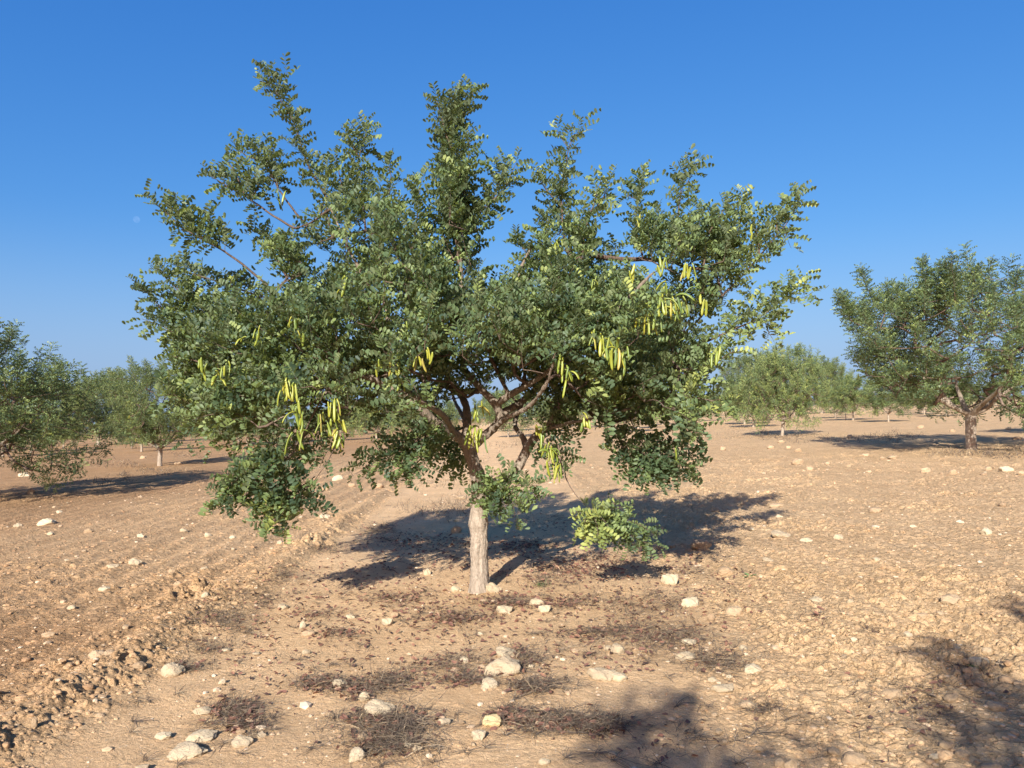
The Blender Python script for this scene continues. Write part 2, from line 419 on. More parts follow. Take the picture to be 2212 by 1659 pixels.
# ------------------------------------------------------------------ pinnate leaves
def leaflet(L, W, lod, curl):
    if lod == 0:
        v = [(0, 0, 0)]
        for t, w, z in ((.30, .36, .0), (.72, .5, .0)):
            zc = -curl * t * t * L
            v += [(t * L, -w * W, zc + .16 * W), (t * L, 0, zc), (t * L, w * W, zc + .16 * W)]
        v += [(.98 * L, 0, -curl * L * .95)]
        f = [(0, 1, 2), (0, 2, 3), (1, 4, 5, 2), (2, 5, 6, 3), (4, 7, 5), (5, 7, 6)]
    else:
        v = [(0, 0, 0), (.62 * L, -.52 * W, .02 * L), (.98 * L, 0, -curl * L * .8), (.62 * L, .52 * W, .02 * L)]
        f = [(0, 1, 2, 3)]
    return np.array(v), f
def leaf_template(rng, lod):
    V = []; L = []; T = []; n = 0
    pairs = rng.choice([4, 4, 5, 5]); RL = .080 + .014 * pairs
    droop = rng.uniform(.0, .35)
    def rp(s): return np.array([s * RL, 0, -droop * s * s * RL])
    if lod == 0:
        V.append(np.array([(0, -.0011, 0), (0, .0011, 0), (*rp(.55)[:1], -.0009, rp(.55)[2]), (*rp(.55)[:1], .0009, rp(.55)[2]), (*rp(1)[:1], -.0006, rp(1)[2]), (*rp(1)[:1], .0006, rp(1)[2])]))
        L += [0, 2, 3, 1, 2, 4, 5, 3]; T += [4, 4]; n = 6
    for k in range(pairs):
        s = .28 + .72 * k / (pairs - 1 + .15)
        for sg in (-1, 1):
            ln = .048 * rng.uniform(.8, 1.15) * (1 if k else .85); wd = ln * rng.uniform(.45, .56)
            v, f = leaflet(ln, wd, lod, rng.uniform(.0, .3))
            az = math.radians(rng.uniform(45, 70)) * sg; up = math.radians(rng.uniform(25, 58)); tw = math.radians(rng.uniform(10, 55)) * sg
            m = Matrix.Rotation(az, 3, 'Z') @ Matrix.Rotation(-up, 3, 'Y') @ Matrix.Rotation(tw, 3, 'X')
            v = v @ np.array(m).T + rp(s) + np.array([0, .002 * sg, 0])
            V.append(v)
            for ff in f: L += [n + i for i in ff]; T.append(len(ff))
            n += len(v)
    return np.concatenate(V), np.array(L), np.array(T)
_rt = random.Random(5)
TEMPL = {0: [leaf_template(_rt, 0) for _ in range(8)], 1: [leaf_template(_rt, 1) for _ in range(5)]}

class Leaves:
    def __init__(s): s.P = []; s.X = []; s.N = []; s.S = []; s.C = []
    def mesh(s, name, mat, lod, rng):
        P = np.array(s.P); X = np.array(s.X); N = np.array(s.N); Sc = np.array(s.S); C = np.array(s.C)
        X /= np.linalg.norm(X, axis=1)[:, None]
        N = N - X * (N * X).sum(1)[:, None]; N /= np.linalg.norm(N, axis=1)[:, None] + 1e-9
        Yv = np.cross(N, X)
        tid = np.array([rng.randrange(len(TEMPL[lod])) for _ in P])
        Vs = []; Ls = []; Ts = []; Cs = []; off = 0
        for k, (tv, tl, tt) in enumerate(TEMPL[lod]):
            ids = np.nonzero(tid == k)[0]
            if not len(ids): continue
            B = np.stack([X[ids], Yv[ids], N[ids]], 1) * Sc[ids][:, None, None]      # n,3(axis),3
            v = np.einsum('va,nab->nvb', tv, B) + P[ids][:, None, :]
            nv = len(tv)
            Vs.append(v.reshape(-1, 3))
            Ls.append((tl[None, :] + (np.arange(len(ids)) * nv)[:, None] + off).ravel())
            Ts.append(np.tile(tt, len(ids)))
            Cs.append(np.repeat(C[ids], nv))
            off += nv * len(ids)
        return raw_mesh(name, np.concatenate(Vs), np.concatenate(Ls), np.concatenate(Ts), mat, True, {'tint': np.concatenate(Cs)})

SUNV = np.array([sv.x, sv.y, sv.z])
def unit(v): return v / (np.linalg.norm(v) + 1e-9)

class TreeBuilder:
    """Limbs given by hand, thinner branches grown from them to every twig, leaves set spirally along the twigs."""
    def __init__(s, seed, lod=0, lscale=1.0, gap=.019, lift=.35):
        s.rng = random.Random(seed); s.nr = np.random.RandomState(seed)
        s.pos = []; s.par = []; s.load = []; s.fix = []
        s.limbs = []; s.paths = []; s.twigs = []; s.leaves = Leaves()
        s.lod = lod; s.ls = lscale; s.gap = gap; s.lift = lift
    def node(s, p, par, fix=None):
        s.pos.append(np.array(p)); s.par.append(par); s.load.append(0); s.fix.append(fix); return len(s.pos) - 1
    def limb(s, pts, r0, r1, start=None, step=.09):
        pts = np.asarray(pts, float); ln = np.linalg.norm(np.diff(pts, axis=0), axis=1).sum()
        n = max(4, int(ln / step)); P = smooth_path(pts, n)
        rr = np.linspace(r0, r1, n); s.limbs.append((P, rr))
        par = start
        for i, (p, r) in enumerate(zip(P, rr)):
            par = s.node(p, par if par is not None else -1, r)
        return P
    def connect(s, p, bend=.18):
        A = np.array(s.pos); d = np.linalg.norm(A - p, axis=1)
        # prefer nodes that lie further in than the target
        d = d + 0.25 * np.maximum(0, A[:, 2] - p[2])
        k = int(np.argmin(d)); a = s.pos[k]; D = np.linalg.norm(p - a)
        n = max(2, int(D / .10) + 1)
        mid = (a + p) / 2 + s.nr.normal(0, bend * D * .5, 3) + np.array([0, 0, -.06 * D])
        P = np.array([(1 - t) ** 2 * a + 2 * t * (1 - t) * mid + t * t * p for t in np.linspace(0, 1, n + 1)])
        ids = []; par = k
        for q in P[1:]:
            par = s.node(q, par); ids.append(par)
        s.paths.append((k, ids))
        return par
    def carry(s, k, amount=1):
        while k is not None and k >= 0:
            s.load[k] += amount; k = s.par[k]
    def leafy(s, P, f0=0.0, tint=.4, size=1.0, gap=None, splay=1.0, bias=None):
        P = np.asarray(P); seg = np.linalg.norm(np.diff(P, axis=0), axis=1); cum = np.concatenate([[0], np.cumsum(seg)]); L = cum[-1]
        g = (gap or s.gap); u = L * f0; ang = s.rng.uniform(0, 6.28)
        while u < L:
            i = min(len(P) - 2, int(np.searchsorted(cum, u) - 1)); i = max(i, 0)
            t = (u - cum[i]) / (seg[i] + 1e-9); p = P[i] * (1 - t) + P[i + 1] * t
            ax = unit(P[i + 1] - P[i])
            e = unit(np.cross(ax, np.array([.3, .5, .8]))); f = np.cross(ax, e)
            ang += 2.4 + s.rng.uniform(-.5, .5)
            rad = math.cos(ang) * e + math.sin(ang) * f
            end = u / L
            d = ax * (0.45 + .5 * max(0, end - .8) * 5) + rad * splay * .9 + np.array([0, 0, s.lift]) + s.nr.normal(0, .14, 3)
            nrm = np.array([0, 0, 1.0]) + ax * .55 + SUNV * .55 + s.nr.normal(0, .34, 3) - rad * .1
            if bias is not None: nrm = nrm + bias
            s.leaves.P.append(p); s.leaves.X.append(d); s.leaves.N.append(nrm)
            s.leaves.S.append(size * s.ls * s.rng.uniform(.78, 1.15) * (1 - .25 * max(0, end - .85) / .15))
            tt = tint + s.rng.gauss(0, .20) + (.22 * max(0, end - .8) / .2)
            s.leaves.C.append(min(1, max(0, tt)))
            u += g * s.rng.uniform(.6, 1.4)
    def twig(s, p, d, ln, **kw):
        d = unit(d); n = 5; P = [p]; q = p.copy()
        g = kw.pop('grav', .10)
        for i in range(n):
            d = unit(d + np.array([0, 0, g]) + s.nr.normal(0, .10, 3)); q = q + d * ln / n; P.append(q)
        P = np.array(P); s.twigs.append((P, .0038, .0012)); s.leafy(P, **kw); return P
    def shoot(s, pts, r0=.011, f0=0.1, side=.14, every=.075, tint=.4, size=1.0, connect=True, gap=None, sidevar=.5, grav=.10):
        pts = np.asarray(pts, float); ln = np.linalg.norm(np.diff(pts, axis=0), axis=1).sum()
        n = max(5, int(ln / .06)); P = smooth_path(pts, n)
        P = P + np.cumsum(s.nr.normal(0, .0035, P.shape), axis=0)
        if connect:
            k = s.connect(P[0]); s.carry(k, 3)
            par = k
            for q in P[1:]: par = s.node(q, par, .006)
        s.twigs.append((P, r0, .0016)); s.leafy(P, f0, tint=tint, size=size, gap=gap)
        u = ln * max(f0, .02)
        cum = np.concatenate([[0], np.cumsum(np.linalg.norm(np.diff(P, axis=0), axis=1))])
        while side > .03 and u < ln * .93:
            i = max(0, min(n - 2, int(np.searchsorted(cum, u) - 1))); ax = unit(P[i + 1] - P[i])
            rad = unit(np.cross(ax, s.nr.normal(0, 1, 3)))
            l = side * s.rng.uniform(1 - sidevar, 1 + sidevar) * (1.15 - .6 * u / ln)
            s.twig(P[i], ax * .75 + rad * .9, l, tint=tint + s.rng.uniform(-.08, .08), size=size, grav=grav)
            u += every * s.rng.uniform(.6, 1.4)
        return P
    def branch_tubes(s, rk=.0042, rmin=.0035):
        T = Tubes()
        for k, ids in s.paths:
            r = [min(.035, max(rmin, rk * math.sqrt(max(1, s.load[i])))) for i in ids]
            P = [s.pos[k]] + [s.pos[i] for i in ids]
            rr = [r[0]] + r
            if s.fix[k]: rr[0] = min(rr[0] * 1.25, max(rr[0], s.fix[k] * .9))
            T.add(P, rr, 6 if rr[0] > .01 else 5)
        for P, a, b in s.twigs:
            T.add(P, np.linspace(a, b, len(P)), 5 if a > .006 else 3, cap=False)
        return T

def remesh_tubes(paths, voxel, name, mat, noise_amp=.0):
    T = Tubes()
    for P, r in paths: T.add(P, r, 16)
    me = T.mesh('tmp', None)
    o = obj('tmp', me)
    md = o.modifiers.new('r', 'REMESH'); md.mode = 'VOXEL'; md.voxel_size = voxel; md.use_smooth_shade = True
    ms = o.modifiers.new('s', 'SMOOTH'); ms.factor = .5; ms.iterations = 6
    dg = bpy.context.evaluated_depsgraph_get(); ev = o.evaluated_get(dg)
    nm = bpy.data.meshes.new_from_object(ev); nm.name = name
    bpy.data.objects.remove(o, do_unlink=True); bpy.data.meshes.remove(me)
    n = len(nm.vertices); co = np.zeros(n * 3, np.float32); nm.vertices.foreach_get('co', co); co = co.reshape(-1, 3)
    no = np.zeros(n * 3, np.float32); nm.vertices.foreach_get('normal', no); no = no.reshape(-1, 3)
    if noise_amp:
        w = (vnoise(co[:, 0] * 40 + co[:, 1] * 40, co[:, 2] * 12, 4) - .5) + .6 * (vnoise(co[:, 0] * 90, co[:, 2] * 70 + co[:, 1] * 90, 8) - .5)
        co = co + no * (w * noise_amp)[:, None]
        nm.vertices.foreach_set('co', co.astype(np.float32).ravel())
    nm.materials.clear(); nm.materials.append(mat)
    nm.polygons.foreach_set('use_smooth', np.ones(len(nm.polygons), bool)); nm.update()
    return nm

# ------------------------------------------------------------------ pods
def pod_cluster_mesh(rng, n, ln, spread=.05, kind=0):
    """n curved flat pods hanging from a short woody stalk; origin at the top of the stalk."""
    V = []; L = []; T = []; C = []; off = 0
    for k in range(n):
        l = ln * rng.uniform(.5, .95); w = .0112 * rng.uniform(.85, 1.15); th = .0045
        az = rng.uniform(0, 6.28); out = rng.uniform(.05, .75); bend = rng.uniform(-.9, .9)
        x0 = np.array([rng.uniform(-spread, spread), rng.uniform(-spread, spread) * .7, -rng.uniform(0, .10)])
        d = unit(np.array([math.cos(az) * out, math.sin(az) * out, -.7 if rng.random() < .85 else .2]))
        p = x0.copy(); m = 8; pts = []; dirs = []
        for i in range(m + 1):
            pts.append(p.copy()); dirs.append(d.copy())
            d = unit(d + np.array([0, 0, -.28]) + np.array([math.cos(az + 1.2), math.sin(az + 1.2), 0]) * bend * .17)
            p = p + d * l / m
        u = unit(np.cross(dirs[m // 2], np.array([math.cos(az + rng.uniform(-1, 1)), math.sin(az), 0])))
        for i in range(m + 1):
            t = i / m; ww = w * (min(1, .35 + 3 * t) if t < .5 else min(1, .35 + 4 * (1 - t))) * (1 + .10 * math.sin(t * 24 + k))
            uu = unit(u - dirs[i] * u.dot(dirs[i])); vv = np.cross(dirs[i], uu)
            for cu, cv in ((1, 0), (.55, 1), (-.55, 1), (-1, 0), (-.55, -1), (.55, -1)):
                V.append(pts[i] + uu * ww * cu + vv * th * cv)
        for i in range(m):
            for j in range(6):
                a = off + i * 6 + j; b = off + i * 6 + (j + 1) % 6
                L += [a, b, b + 6, a + 6]; T.append(4)
        L += [off + j for j in range(6)][::-1]; T.append(6); L += [off + m * 6 + j for j in range(6)]; T.append(6)
        cb = rng.gauss(.5, .22); C += [min(1, max(0, cb + rng.gauss(0, .05) + (.25 if i == m else 0))) for i in range(m + 1) for _ in range(6)]; off += (m + 1) * 6
    return raw_mesh('pod_cluster', np.array(V), L, T, M['pod'], True, {'tint': C})

# ------------------------------------------------------------------ the main tree
T0 = ground_at(1037, 1272); TY = T0[1]; T0[2] = gz(T0[0], T0[1])
def tp(px, py, dy=0.0): return at(px, py, TY + dy)
PXM = F / TY      # picture px per metre at the tree

def main_tree():
    b = TreeBuilder(42, 0, 1.22, gap=.027)
    rt = lambda w: w / 2 / PXM
    base = tp(1036, 1273); base[2] = T0[2] - .10
    def L(pts, w0, w1, start=None):
        return b.limb([tp(*p) for p in pts], rt(w0), rt(w1), start)
    # trunk: explicit rings for flare and graft swelling
    tr = [(1036, 1292, 0, 56), (1036, 1272, 0, 47), (1036, 1255, 0, 42), (1036, 1225, 0, 39), (1035, 1180, 0, 38), (1034, 1145, 0, 39), (1033, 1131, 0, 43), (1034, 1115, 0, 40), (1035, 1095, 0, 36), (1035, 1070, 0, 34),
          (1034, 1045, 0, 33), (1030, 1022, 0, 31), (1022, 998, 0, 29), (1012, 968, 0, 27)]
    TP = smooth_path([list(tp(x, y, d)) + [rt(w)] for x, y, d, w in tr], 46)
    b.limbs.append((TP[:, :3], TP[:, 3]))
    par = -1
    for p in TP[8:, :]: par = b.node(p[:3], par, p[3])
    fork = par
    low = len(b.pos) - 16
    L([(1014, 975, 0), (1000, 953, -.05), (982, 938, -.12), (950, 921, -.25), (915, 890, -.4), (874, 858, -.5), (839, 836, -.55), (804, 819, -.6), (751, 806, -.65), (723, 788, -.7), (708, 765, -.7), (695, 741, -.72), (667, 707, -.8), (625, 668, -.85)], 24, 8, fork)
    L([(751, 806, -.65), (720, 830, -.75), (690, 860, -.9), (640, 885, -1.0), (590, 912, -1.1)], 10, 3)
    L([(804, 819, -.6), (783, 800, -.5), (737, 784, -.4), (690, 740, -.2), (640, 690, 0), (590, 640, .1)], 14, 6)
    L([(839, 836, -.55), (832, 760, -.45), (838, 700, -.35), (832, 655, -.3), (800, 620, -.3), (770, 570, -.3), (740, 510, -.25), (715, 450, -.2)], 13, 5)
    L([(1012, 970, 0), (1008, 935, .05), (1010, 901, .15), (1000, 860, .35), (960, 800, .6), (920, 730, .8), (890, 660, .95), (870, 590, 1.0), (850, 520, 1.0)], 23, 6, fork)
    L([(1018, 968, 0), (1041, 945, -.05), (1066, 925, -.1), (1079, 902, -.1), (1073, 876, -.12), (1044, 846, -.15), (1019, 818, -.15), (1001, 792, -.12), (1008, 765, -.1), (1023, 738, -.1), (1012, 700, -.08), (999, 665, -.05), (996, 580, 0), (990, 500, .02), (985, 430, .05)], 22, 6, fork)
    L([(1079, 902, -.1), (1092, 890, -.05), (1126, 868, .05), (1165, 835, .2), (1200, 790, .35), (1225, 720, .5), (1230, 640, .55), (1235, 560, .55), (1225, 480, .5)], 18, 6)
    L([(1073, 876, -.12), (1091, 860, -.2), (1128, 838, -.35), (1165, 815, -.5), (1210, 780, -.65), (1260, 730, -.75), (1310, 690, -.85), (1370, 630, -.9), (1410, 590, -.9)], 15, 5)
    L([(1023, 738, -.1), (1045, 718, -.12), (1065, 699, -.15), (1097, 655, -.2), (1118, 610, -.2), (1124, 580, -.2), (1150, 530, -.2)], 11, 5)
    L([(1035, 724, -.1), (1065, 716, .1), (1142, 702, .35), (1199, 676, .5), (1260, 620, .7)], 8, 4)
    L([(1032, 1062, 0), (1060, 1050, .05), (1090, 1035, .08), (1113, 1018, .1), (1125, 998, .1), (1138, 972, .1), (1153, 948, .1), (1172, 932, .08), (1195, 905, .0), (1209, 870, -.1), (1235, 835, -.15), (1262, 805, -.2), (1310, 790, -.3), (1370, 780, -.4), (1440, 770, -.5)], 27, 7, low)
    L([(1138, 972, .1), (1130, 945, .2), (1112, 914, .35), (1130, 870, .6), (1170, 820, .9), (1200, 760, 1.1), (1240, 700, 1.3)], 14, 5)
    L([(1209, 870, -.1), (1260, 850, .2), (1320, 830, .5), (1390, 790, .7), (1450, 740, .8), (1510, 690, .8), (1560, 620, .7)], 13, 4)
    L([(1172, 932, .08), (1220, 915, -.2), (1280, 905, -.4), (1350, 885, -.5), (1430, 872, -.4)], 9, 3)
    L([(982, 938, -.12), (960, 900, -.5), (930, 880, -.9), (890, 850, -1.2), (860, 800, -1.4), (840, 740, -1.5)], 13, 5)
    L([(1066, 925, -.1), (1100, 900, -.5), (1140, 880, -.9), (1180, 830, -1.3), (1200, 760, -1.5)], 12, 5)
    L([(1008, 935, .05), (1000, 900, .5), (980, 860, 1.0), (970, 800, 1.5), (1000, 720, 1.8)], 12, 5)
    # leading shoots, traced one by one
    sh = b.shoot
    def SH(pts, **k):
        k['side'] = k.get('side', .14) * (.60 if pts[-1][1] < 700 else .9)
        return sh([tp(*p) for p in pts], **k)
    SH([(582, 631, -.3), (565, 607, -.3), (505, 557, -.35), (470, 532, -.4), (399, 490, -.4), (365, 460, -.4), (325, 424, -.45)], f0=.42, side=.15, tint=.3, r0=.014)
    SH([(470, 532, -.4), (455, 500, -.3), (440, 455, -.3)], f0=.1, side=.08, tint=.35, connect=False)
    SH([(440, 515, -.4), (395, 470, -.35), (372, 425, -.35)], f0=.1, side=.08, tint=.35, connect=False)
    SH([(663, 490, .1), (628, 445, .1), (600, 406, .1), (590, 385, .1), (565, 345, .1), (548, 308, .1)], f0=.5, side=.15, tint=.28, r0=.012)
    SH([(600, 406, .1), (600, 370, .1), (588, 310, .15)], f0=.1, side=.10, tint=.3, connect=False)
    SH([(565, 345, .1), (530, 335, .1), (512, 315, .15)], f0=.1, side=.08, tint=.4, connect=False)
    SH([(638, 494, -.2), (593, 469, -.2), (554, 441, -.2), (530, 425, -.2), (492, 405, -.25), (452, 378, -.25)], f0=.42, side=.16, tint=.2, r0=.012)
    SH([(530, 425, -.2), (515, 385, -.2), (492, 348, -.2)], f0=.1, side=.10, tint=.25, connect=False)
    SH([(540, 430, -.2), (560, 400, -.2), (545, 370, -.1)], f0=.1, side=.08, tint=.2, connect=False)
    SH([(700, 420, .0), (672, 370, .0), (656, 330, .0), (642, 272, .0), (615, 222, .0), (590, 172, .0), (582, 147, .0)], f0=.1, side=.075, tint=.15, every=.06, r0=.012)
    SH([(608, 210, .0), (612, 180, .0), (620, 158, .0)], f0=.2, side=.0, tint=.4, connect=False, r0=.004)
    SH([(596, 185, .0), (575, 178, .0), (563, 172, .0)], f0=.2, side=.0, tint=.4, connect=False, r0=.004)
    SH([(720, 520, -.1), (705, 450, -.1), (700, 400, -.1), (700, 350, -.1)], side=.12, tint=.4)
    SH([(790, 500, .2), (785, 430, .2), (772, 380, .2), (778, 330, .2), (793, 272, .2)], side=.15, tint=.35)
    SH([(778, 350, .2), (760, 310, .2), (750, 288, .2)], side=.06, tint=.5, connect=False)
    SH([(745, 440, .3), (735, 390, .3), (725, 335, .3)], side=.12, tint=.4)
    SH([(850, 520, .3), (840, 450, .3), (848, 390, .3), (842, 345, .3)], side=.13, tint=.5)
    SH([(890, 540, .0), (900, 480, .0), (905, 430, .0), (912, 378, .0)], side=.13, tint=.55)
    SH([(880, 620, .2), (890, 560, .2), (920, 500, .2), (940, 460, .2)], side=.12, tint=.45)
    # the tall central column
    SH([(990, 560, 0), (985, 480, 0), (985, 400, 0), (976, 330, 0), (972, 270, 0), (985, 225, 0), (1000, 192, 0)], side=.15, tint=.2, every=.045, r0=.014, gap=.019)
    SH([(976, 330, 0), (960, 280, -.05), (948, 230, -.05), (942, 218, -.05)], side=.09, tint=.25, connect=False, gap=.019)
    SH([(975, 300, 0), (1000, 250, .05), (1020, 215, .05), (1028, 190, .05)], side=.09, tint=.3, connect=False, gap=.019)
    SH([(985, 400, 0), (965, 350, .1), (962, 300, .1), (970, 240, .1)], side=.12, tint=.2, connect=False)
    SH([(985, 450, 0), (970, 420, -.1), (955, 385, -.1)], side=.1, tint=.4, connect=False)
    SH([(990, 500, 0), (1000, 430, -.1), (1010, 370, -.1), (1015, 300, -.1)], side=.14, tint=.25, connect=False)
    SH([(1000, 520, .0), (1040, 460, .0), (1075, 410, .0), (1088, 345, .0)], side=.14, tint=.4)
    SH([(1050, 450, .0), (1090, 405, .0), (1112, 350, .0)], side=.10, tint=.5, connect=False)
    SH([(980, 560, .2), (955, 500, .2), (950, 450, .2)], side=.14, tint=.3)
    # right-hand leaders
    SH([(1225, 540, .2), (1215, 470, .2), (1215, 400, .2), (1225, 340, .2), (1232, 300, .2), (1240, 285, .2)], side=.12, tint=.3, every=.06)
    SH([(1228, 320, .2), (1212, 295, .2), (1200, 275, .2)], f0=.2, side=.0, tint=.5, connect=False, r0=.004)
    SH([(1236, 300, .2), (1252, 280, .2), (1264, 266, .2)], f0=.2, side=.0, tint=.5, connect=False, r0=.004)
    SH([(1215, 450, .2), (1180, 410, .2), (1162, 375, .2)], side=.07, tint=.6, connect=False)
    SH([(1255, 560, -.2), (1265, 500, -.2), (1285, 440, -.2), (1300, 390, -.2)], side=.14, tint=.6)
    SH([(1285, 460, -.2), (1305, 430, -.2), (1318, 400, -.2)], side=.07, tint=.65, connect=False)
    SH([(1200, 560, .4), (1180, 500, .4), (1185, 450, .4)], side=.14, tint=.35)
    SH([(1160, 600, -.1), (1140, 550, -.1), (1112, 515, -.1)], side=.12, tint=.4)
    SH([(1390, 560, .1), (1372, 500, .1), (1375, 440, .1), (1388, 400, .1), (1387, 368, .1)], side=.13, tint=.45)
    SH([(1375, 430, .1), (1362, 425, .1), (1350, 420, .1)], f0=.2, side=.0, tint=.5, connect=False, r0=.004)
    SH([(1450, 560, .0), (1460, 500, .0), (1470, 440, .0), (1480, 390, .0), (1485, 355, .0)], side=.14, tint=.35)
    SH([(1480, 400, .0), (1500, 370, .0), (1510, 352, .0)], f0=.2, side=.04, tint=.55, connect=False, r0=.004)
    SH([(1520, 580, -.2), (1530, 510, -.2), (1560, 460, -.2), (1575, 435, -.2)], side=.14, tint=.55)
    SH([(1560, 590, .2), (1590, 520, .2), (1600, 460, .2), (1600, 418, .2)], side=.13, tint=.6)
    SH([(1560, 640, 0), (1610, 590, 0), (1660, 530, 0), (1700, 485, 0), (1725, 440, 0), (1735, 412, 0)], f0=.1, side=.15, tint=.55)
    SH([(1680, 510, 0), (1680, 470, 0), (1700, 440, 0)], side=.10, tint=.6, connect=False)
    SH([(1640, 550, 0), (1635, 500, 0), (1620, 455, 0)], side=.12, tint=.55, connect=False)
    SH([(1690, 495, 0), (1700, 510, 0), (1710, 535, 0)], f0=.2, side=.0, tint=.6, connect=False, r0=.004, grav=-.1)
    SH([(1520, 740, -.4), (1580, 715, -.4), (1640, 690, -.4), (1680, 660, -.4), (1715, 630, -.4), (1740, 600, -.4)], f0=.15, side=.13, tint=.6)
    SH([(1700, 645, -.4), (1735, 645, -.4), (1758, 630, -.4)], f0=.1, side=.05, tint=.6, connect=False, r0=.004)
    SH([(1650, 685, -.4), (1660, 715, -.4), (1672, 735, -.4)], f0=.1, side=.05, tint=.7, connect=False, r0=.004)
    SH([(1630, 695, -.4), (1620, 670, -.4), (1608, 650, -.4)], f0=.1, side=.05, tint=.6, connect=False, r0=.004)
    SH([(1690, 655, -.4), (1688, 625, -.4), (1680, 610, -.4)], f0=.1, side=.04, tint=.6, connect=False, r0=.004)
    SH([(1470, 800, -.7), (1530, 790, -.75), (1580, 760, -.8), (1610, 750, -.8)], side=.14, tint=.6)
    SH([(1450, 850, -.8), (1500, 860, -.9), (1550, 870, -.95), (1580, 890, -1.0)], side=.15, tint=.65, grav=-.05)
    SH([(1430, 870, -.8), (1500, 900, -.8), (1512, 930, -.8)], side=.09, tint=.45, grav=-.15)
    # left fans
    SH([(500, 720, -.1), (430, 680, -.1), (380, 625, -.1), (330, 575, -.1)], side=.15, tint=.25)
    SH([(450, 720, -.3), (390, 690, -.3), (340, 650, -.3), (305, 610, -.3)], side=.13, tint=.25)
    SH([(470, 760, -.5), (400, 735, -.5), (350, 705, -.5), (308, 690, -.5)], side=.14, tint=.3)
    SH([(560, 640, .2), (490, 615, .2), (420, 590, .2), (372, 570, .2)], side=.15, tint=.25)
    SH([(620, 600, .2), (590, 540, .2), (560, 500, .2), (545, 490, .2)], side=.14, tint=.5)
    SH([(480, 800, -.5), (420, 780, -.5), (370, 770, -.5)], side=.14, tint=.35)
    SH([(500, 860, -.6), (430, 860, -.6), (380, 880, -.6)], side=.15, tint=.4)
    for pts in ([(560, 925, -1.1), (520, 900, -1.1), (460, 900, -1.1), (410, 915, -1.1)], [(600, 905, -1.0), (560, 870, -1.0), (500, 850, -1.0), (440, 840, -1.0)],
                [(640, 885, -1.0), (600, 850, -1.1), (550, 820, -1.1), (490, 800, -1.1)], [(660, 870, -.9), (650, 820, -.9), (610, 780, -.9), (560, 760, -.9)], [(500, 900, -.8), (440, 885, -.8), (390, 860, -.8), (365, 835, -.8)],
                [(480, 830, -.4), (430, 810, -.4), (385, 800, -.4)], [(560, 800, -.6), (500, 760, -.6), (440, 740, -.6)]):
        SH(pts, side=.16, tint=.45, r0=.006, grav=.0)
    # drooping lower sprays
    b.lift = .12
    SH([(735, 850, -.8), (725, 920, -.8), (720, 970, -.8), (700, 1010, -.8), (680, 1040, -.8), (655, 1062, -.8)], f0=.92, side=.0, tint=.3, r0=.007)
    SH([(700, 850, -.9), (660, 930, -.9), (620, 990, -.9), (580, 1020, -.9)], f0=.9, side=.0, tint=.3, r0=.009)
    for pts in ([(640, 970, -.9), (600, 1020, -.9), (545, 1040, -.9), (470, 1085, -.95)], [(625, 985, -.9), (590, 1010, -1), (540, 1015, -1), (500, 1050, -1)],
                [(640, 960, -.9), (600, 980, -.8), (570, 985, -.8), (545, 1000, -.8)], [(680, 1030, -.8), (650, 1050, -.9), (610, 1060, -.9), (560, 1080, -1)],
                [(660, 1050, -.8), (620, 1080, -.9), (590, 1100, -.9), (560, 1120, -.9)], [(650, 1050, -.8), (670, 1065, -.8), (680, 1080, -.9), (690, 1075, -.9)],
                [(610, 1040, -.9), (600, 1080, -.9), (590, 1120, -.9), (600, 1140, -.9)], [(560, 1040, -.9), (520, 1060, -.9), (490, 1070, -.9), (465, 1080, -.9)]):
        SH(pts, side=.14, tint=.25, connect=False, r0=.006, f0=.15, grav=-.02)
    SH([(560, 1090, -.9), (590, 1125, -.95), (620, 1140, -.95)], side=.08, tint=.8, connect=False, r0=.004, grav=-.1)
    SH([(720, 960, -.8), (700, 985, -.75), (690, 1010, -.75)], side=.06, tint=.3, connect=False, r0=.004, grav=-.1)
    for pts in ([(960, 905, -.3), (915, 940, -.4), (860, 975, -.5), (810, 1000, -.5), (765, 1022, -.5)], [(920, 935, -.4), (900, 980, -.5), (880, 1010, -.5), (850, 1035, -.5)],
                [(870, 965, -.5), (830, 970, -.5), (800, 985, -.5)], [(950, 910, -.3), (930, 960, -.2), (900, 990, -.2)], [(960, 930, .2), (985, 970, .2), (990, 1010, .2), (1000, 1028, .2)], [(950, 940, .3), (960, 985, .3), (965, 1020, .3)]):
        SH(pts, side=.13, tint=.3, grav=-.06, r0=.006)
    SH([(1045, 1045, -.06), (1062, 1058, -.18), (1095, 1050, -.25), (1130, 1045, -.3), (1172, 1048, -.35)], side=.10, tint=.45, grav=.0, r0=.006, size=.95)
    SH([(1060, 1058, -.18), (1085, 1035, -.2), (1105, 1018, -.2)], side=.08, tint=.4, connect=False, r0=.004)
    SH([(1080, 1055, -.2), (1060, 1060, -.3), (1040, 1048, -.35)], side=.06, tint=.35, connect=False, r0=.004)
    SH([(1100, 1060, -.25), (1108, 1090, -.3), (1112, 1125, -.3)], side=.04, tint=.5, connect=False, r0=.004, grav=-.2)
    SH([(1070, 1060, -.25), (1066, 1078, -.3), (1060, 1095, -.3)], side=.04, tint=.4, connect=False, r0=.004, grav=-.2)
    SH([(1160, 945, .0), (1185, 970, -.1), (1210, 985, -.1), (1230, 1010, -.1)], side=.13, tint=.3, grav=-.1, r0=.006)
    # long bare hanging twig with the low pale spray
    b.lift = -.25
    SH([(1205, 960, -.4), (1215, 1010, -.4), (1235, 1055, -.42), (1262, 1088, -.45), (1278, 1102, -.45)], f0=.97, side=.0, r0=.0075)
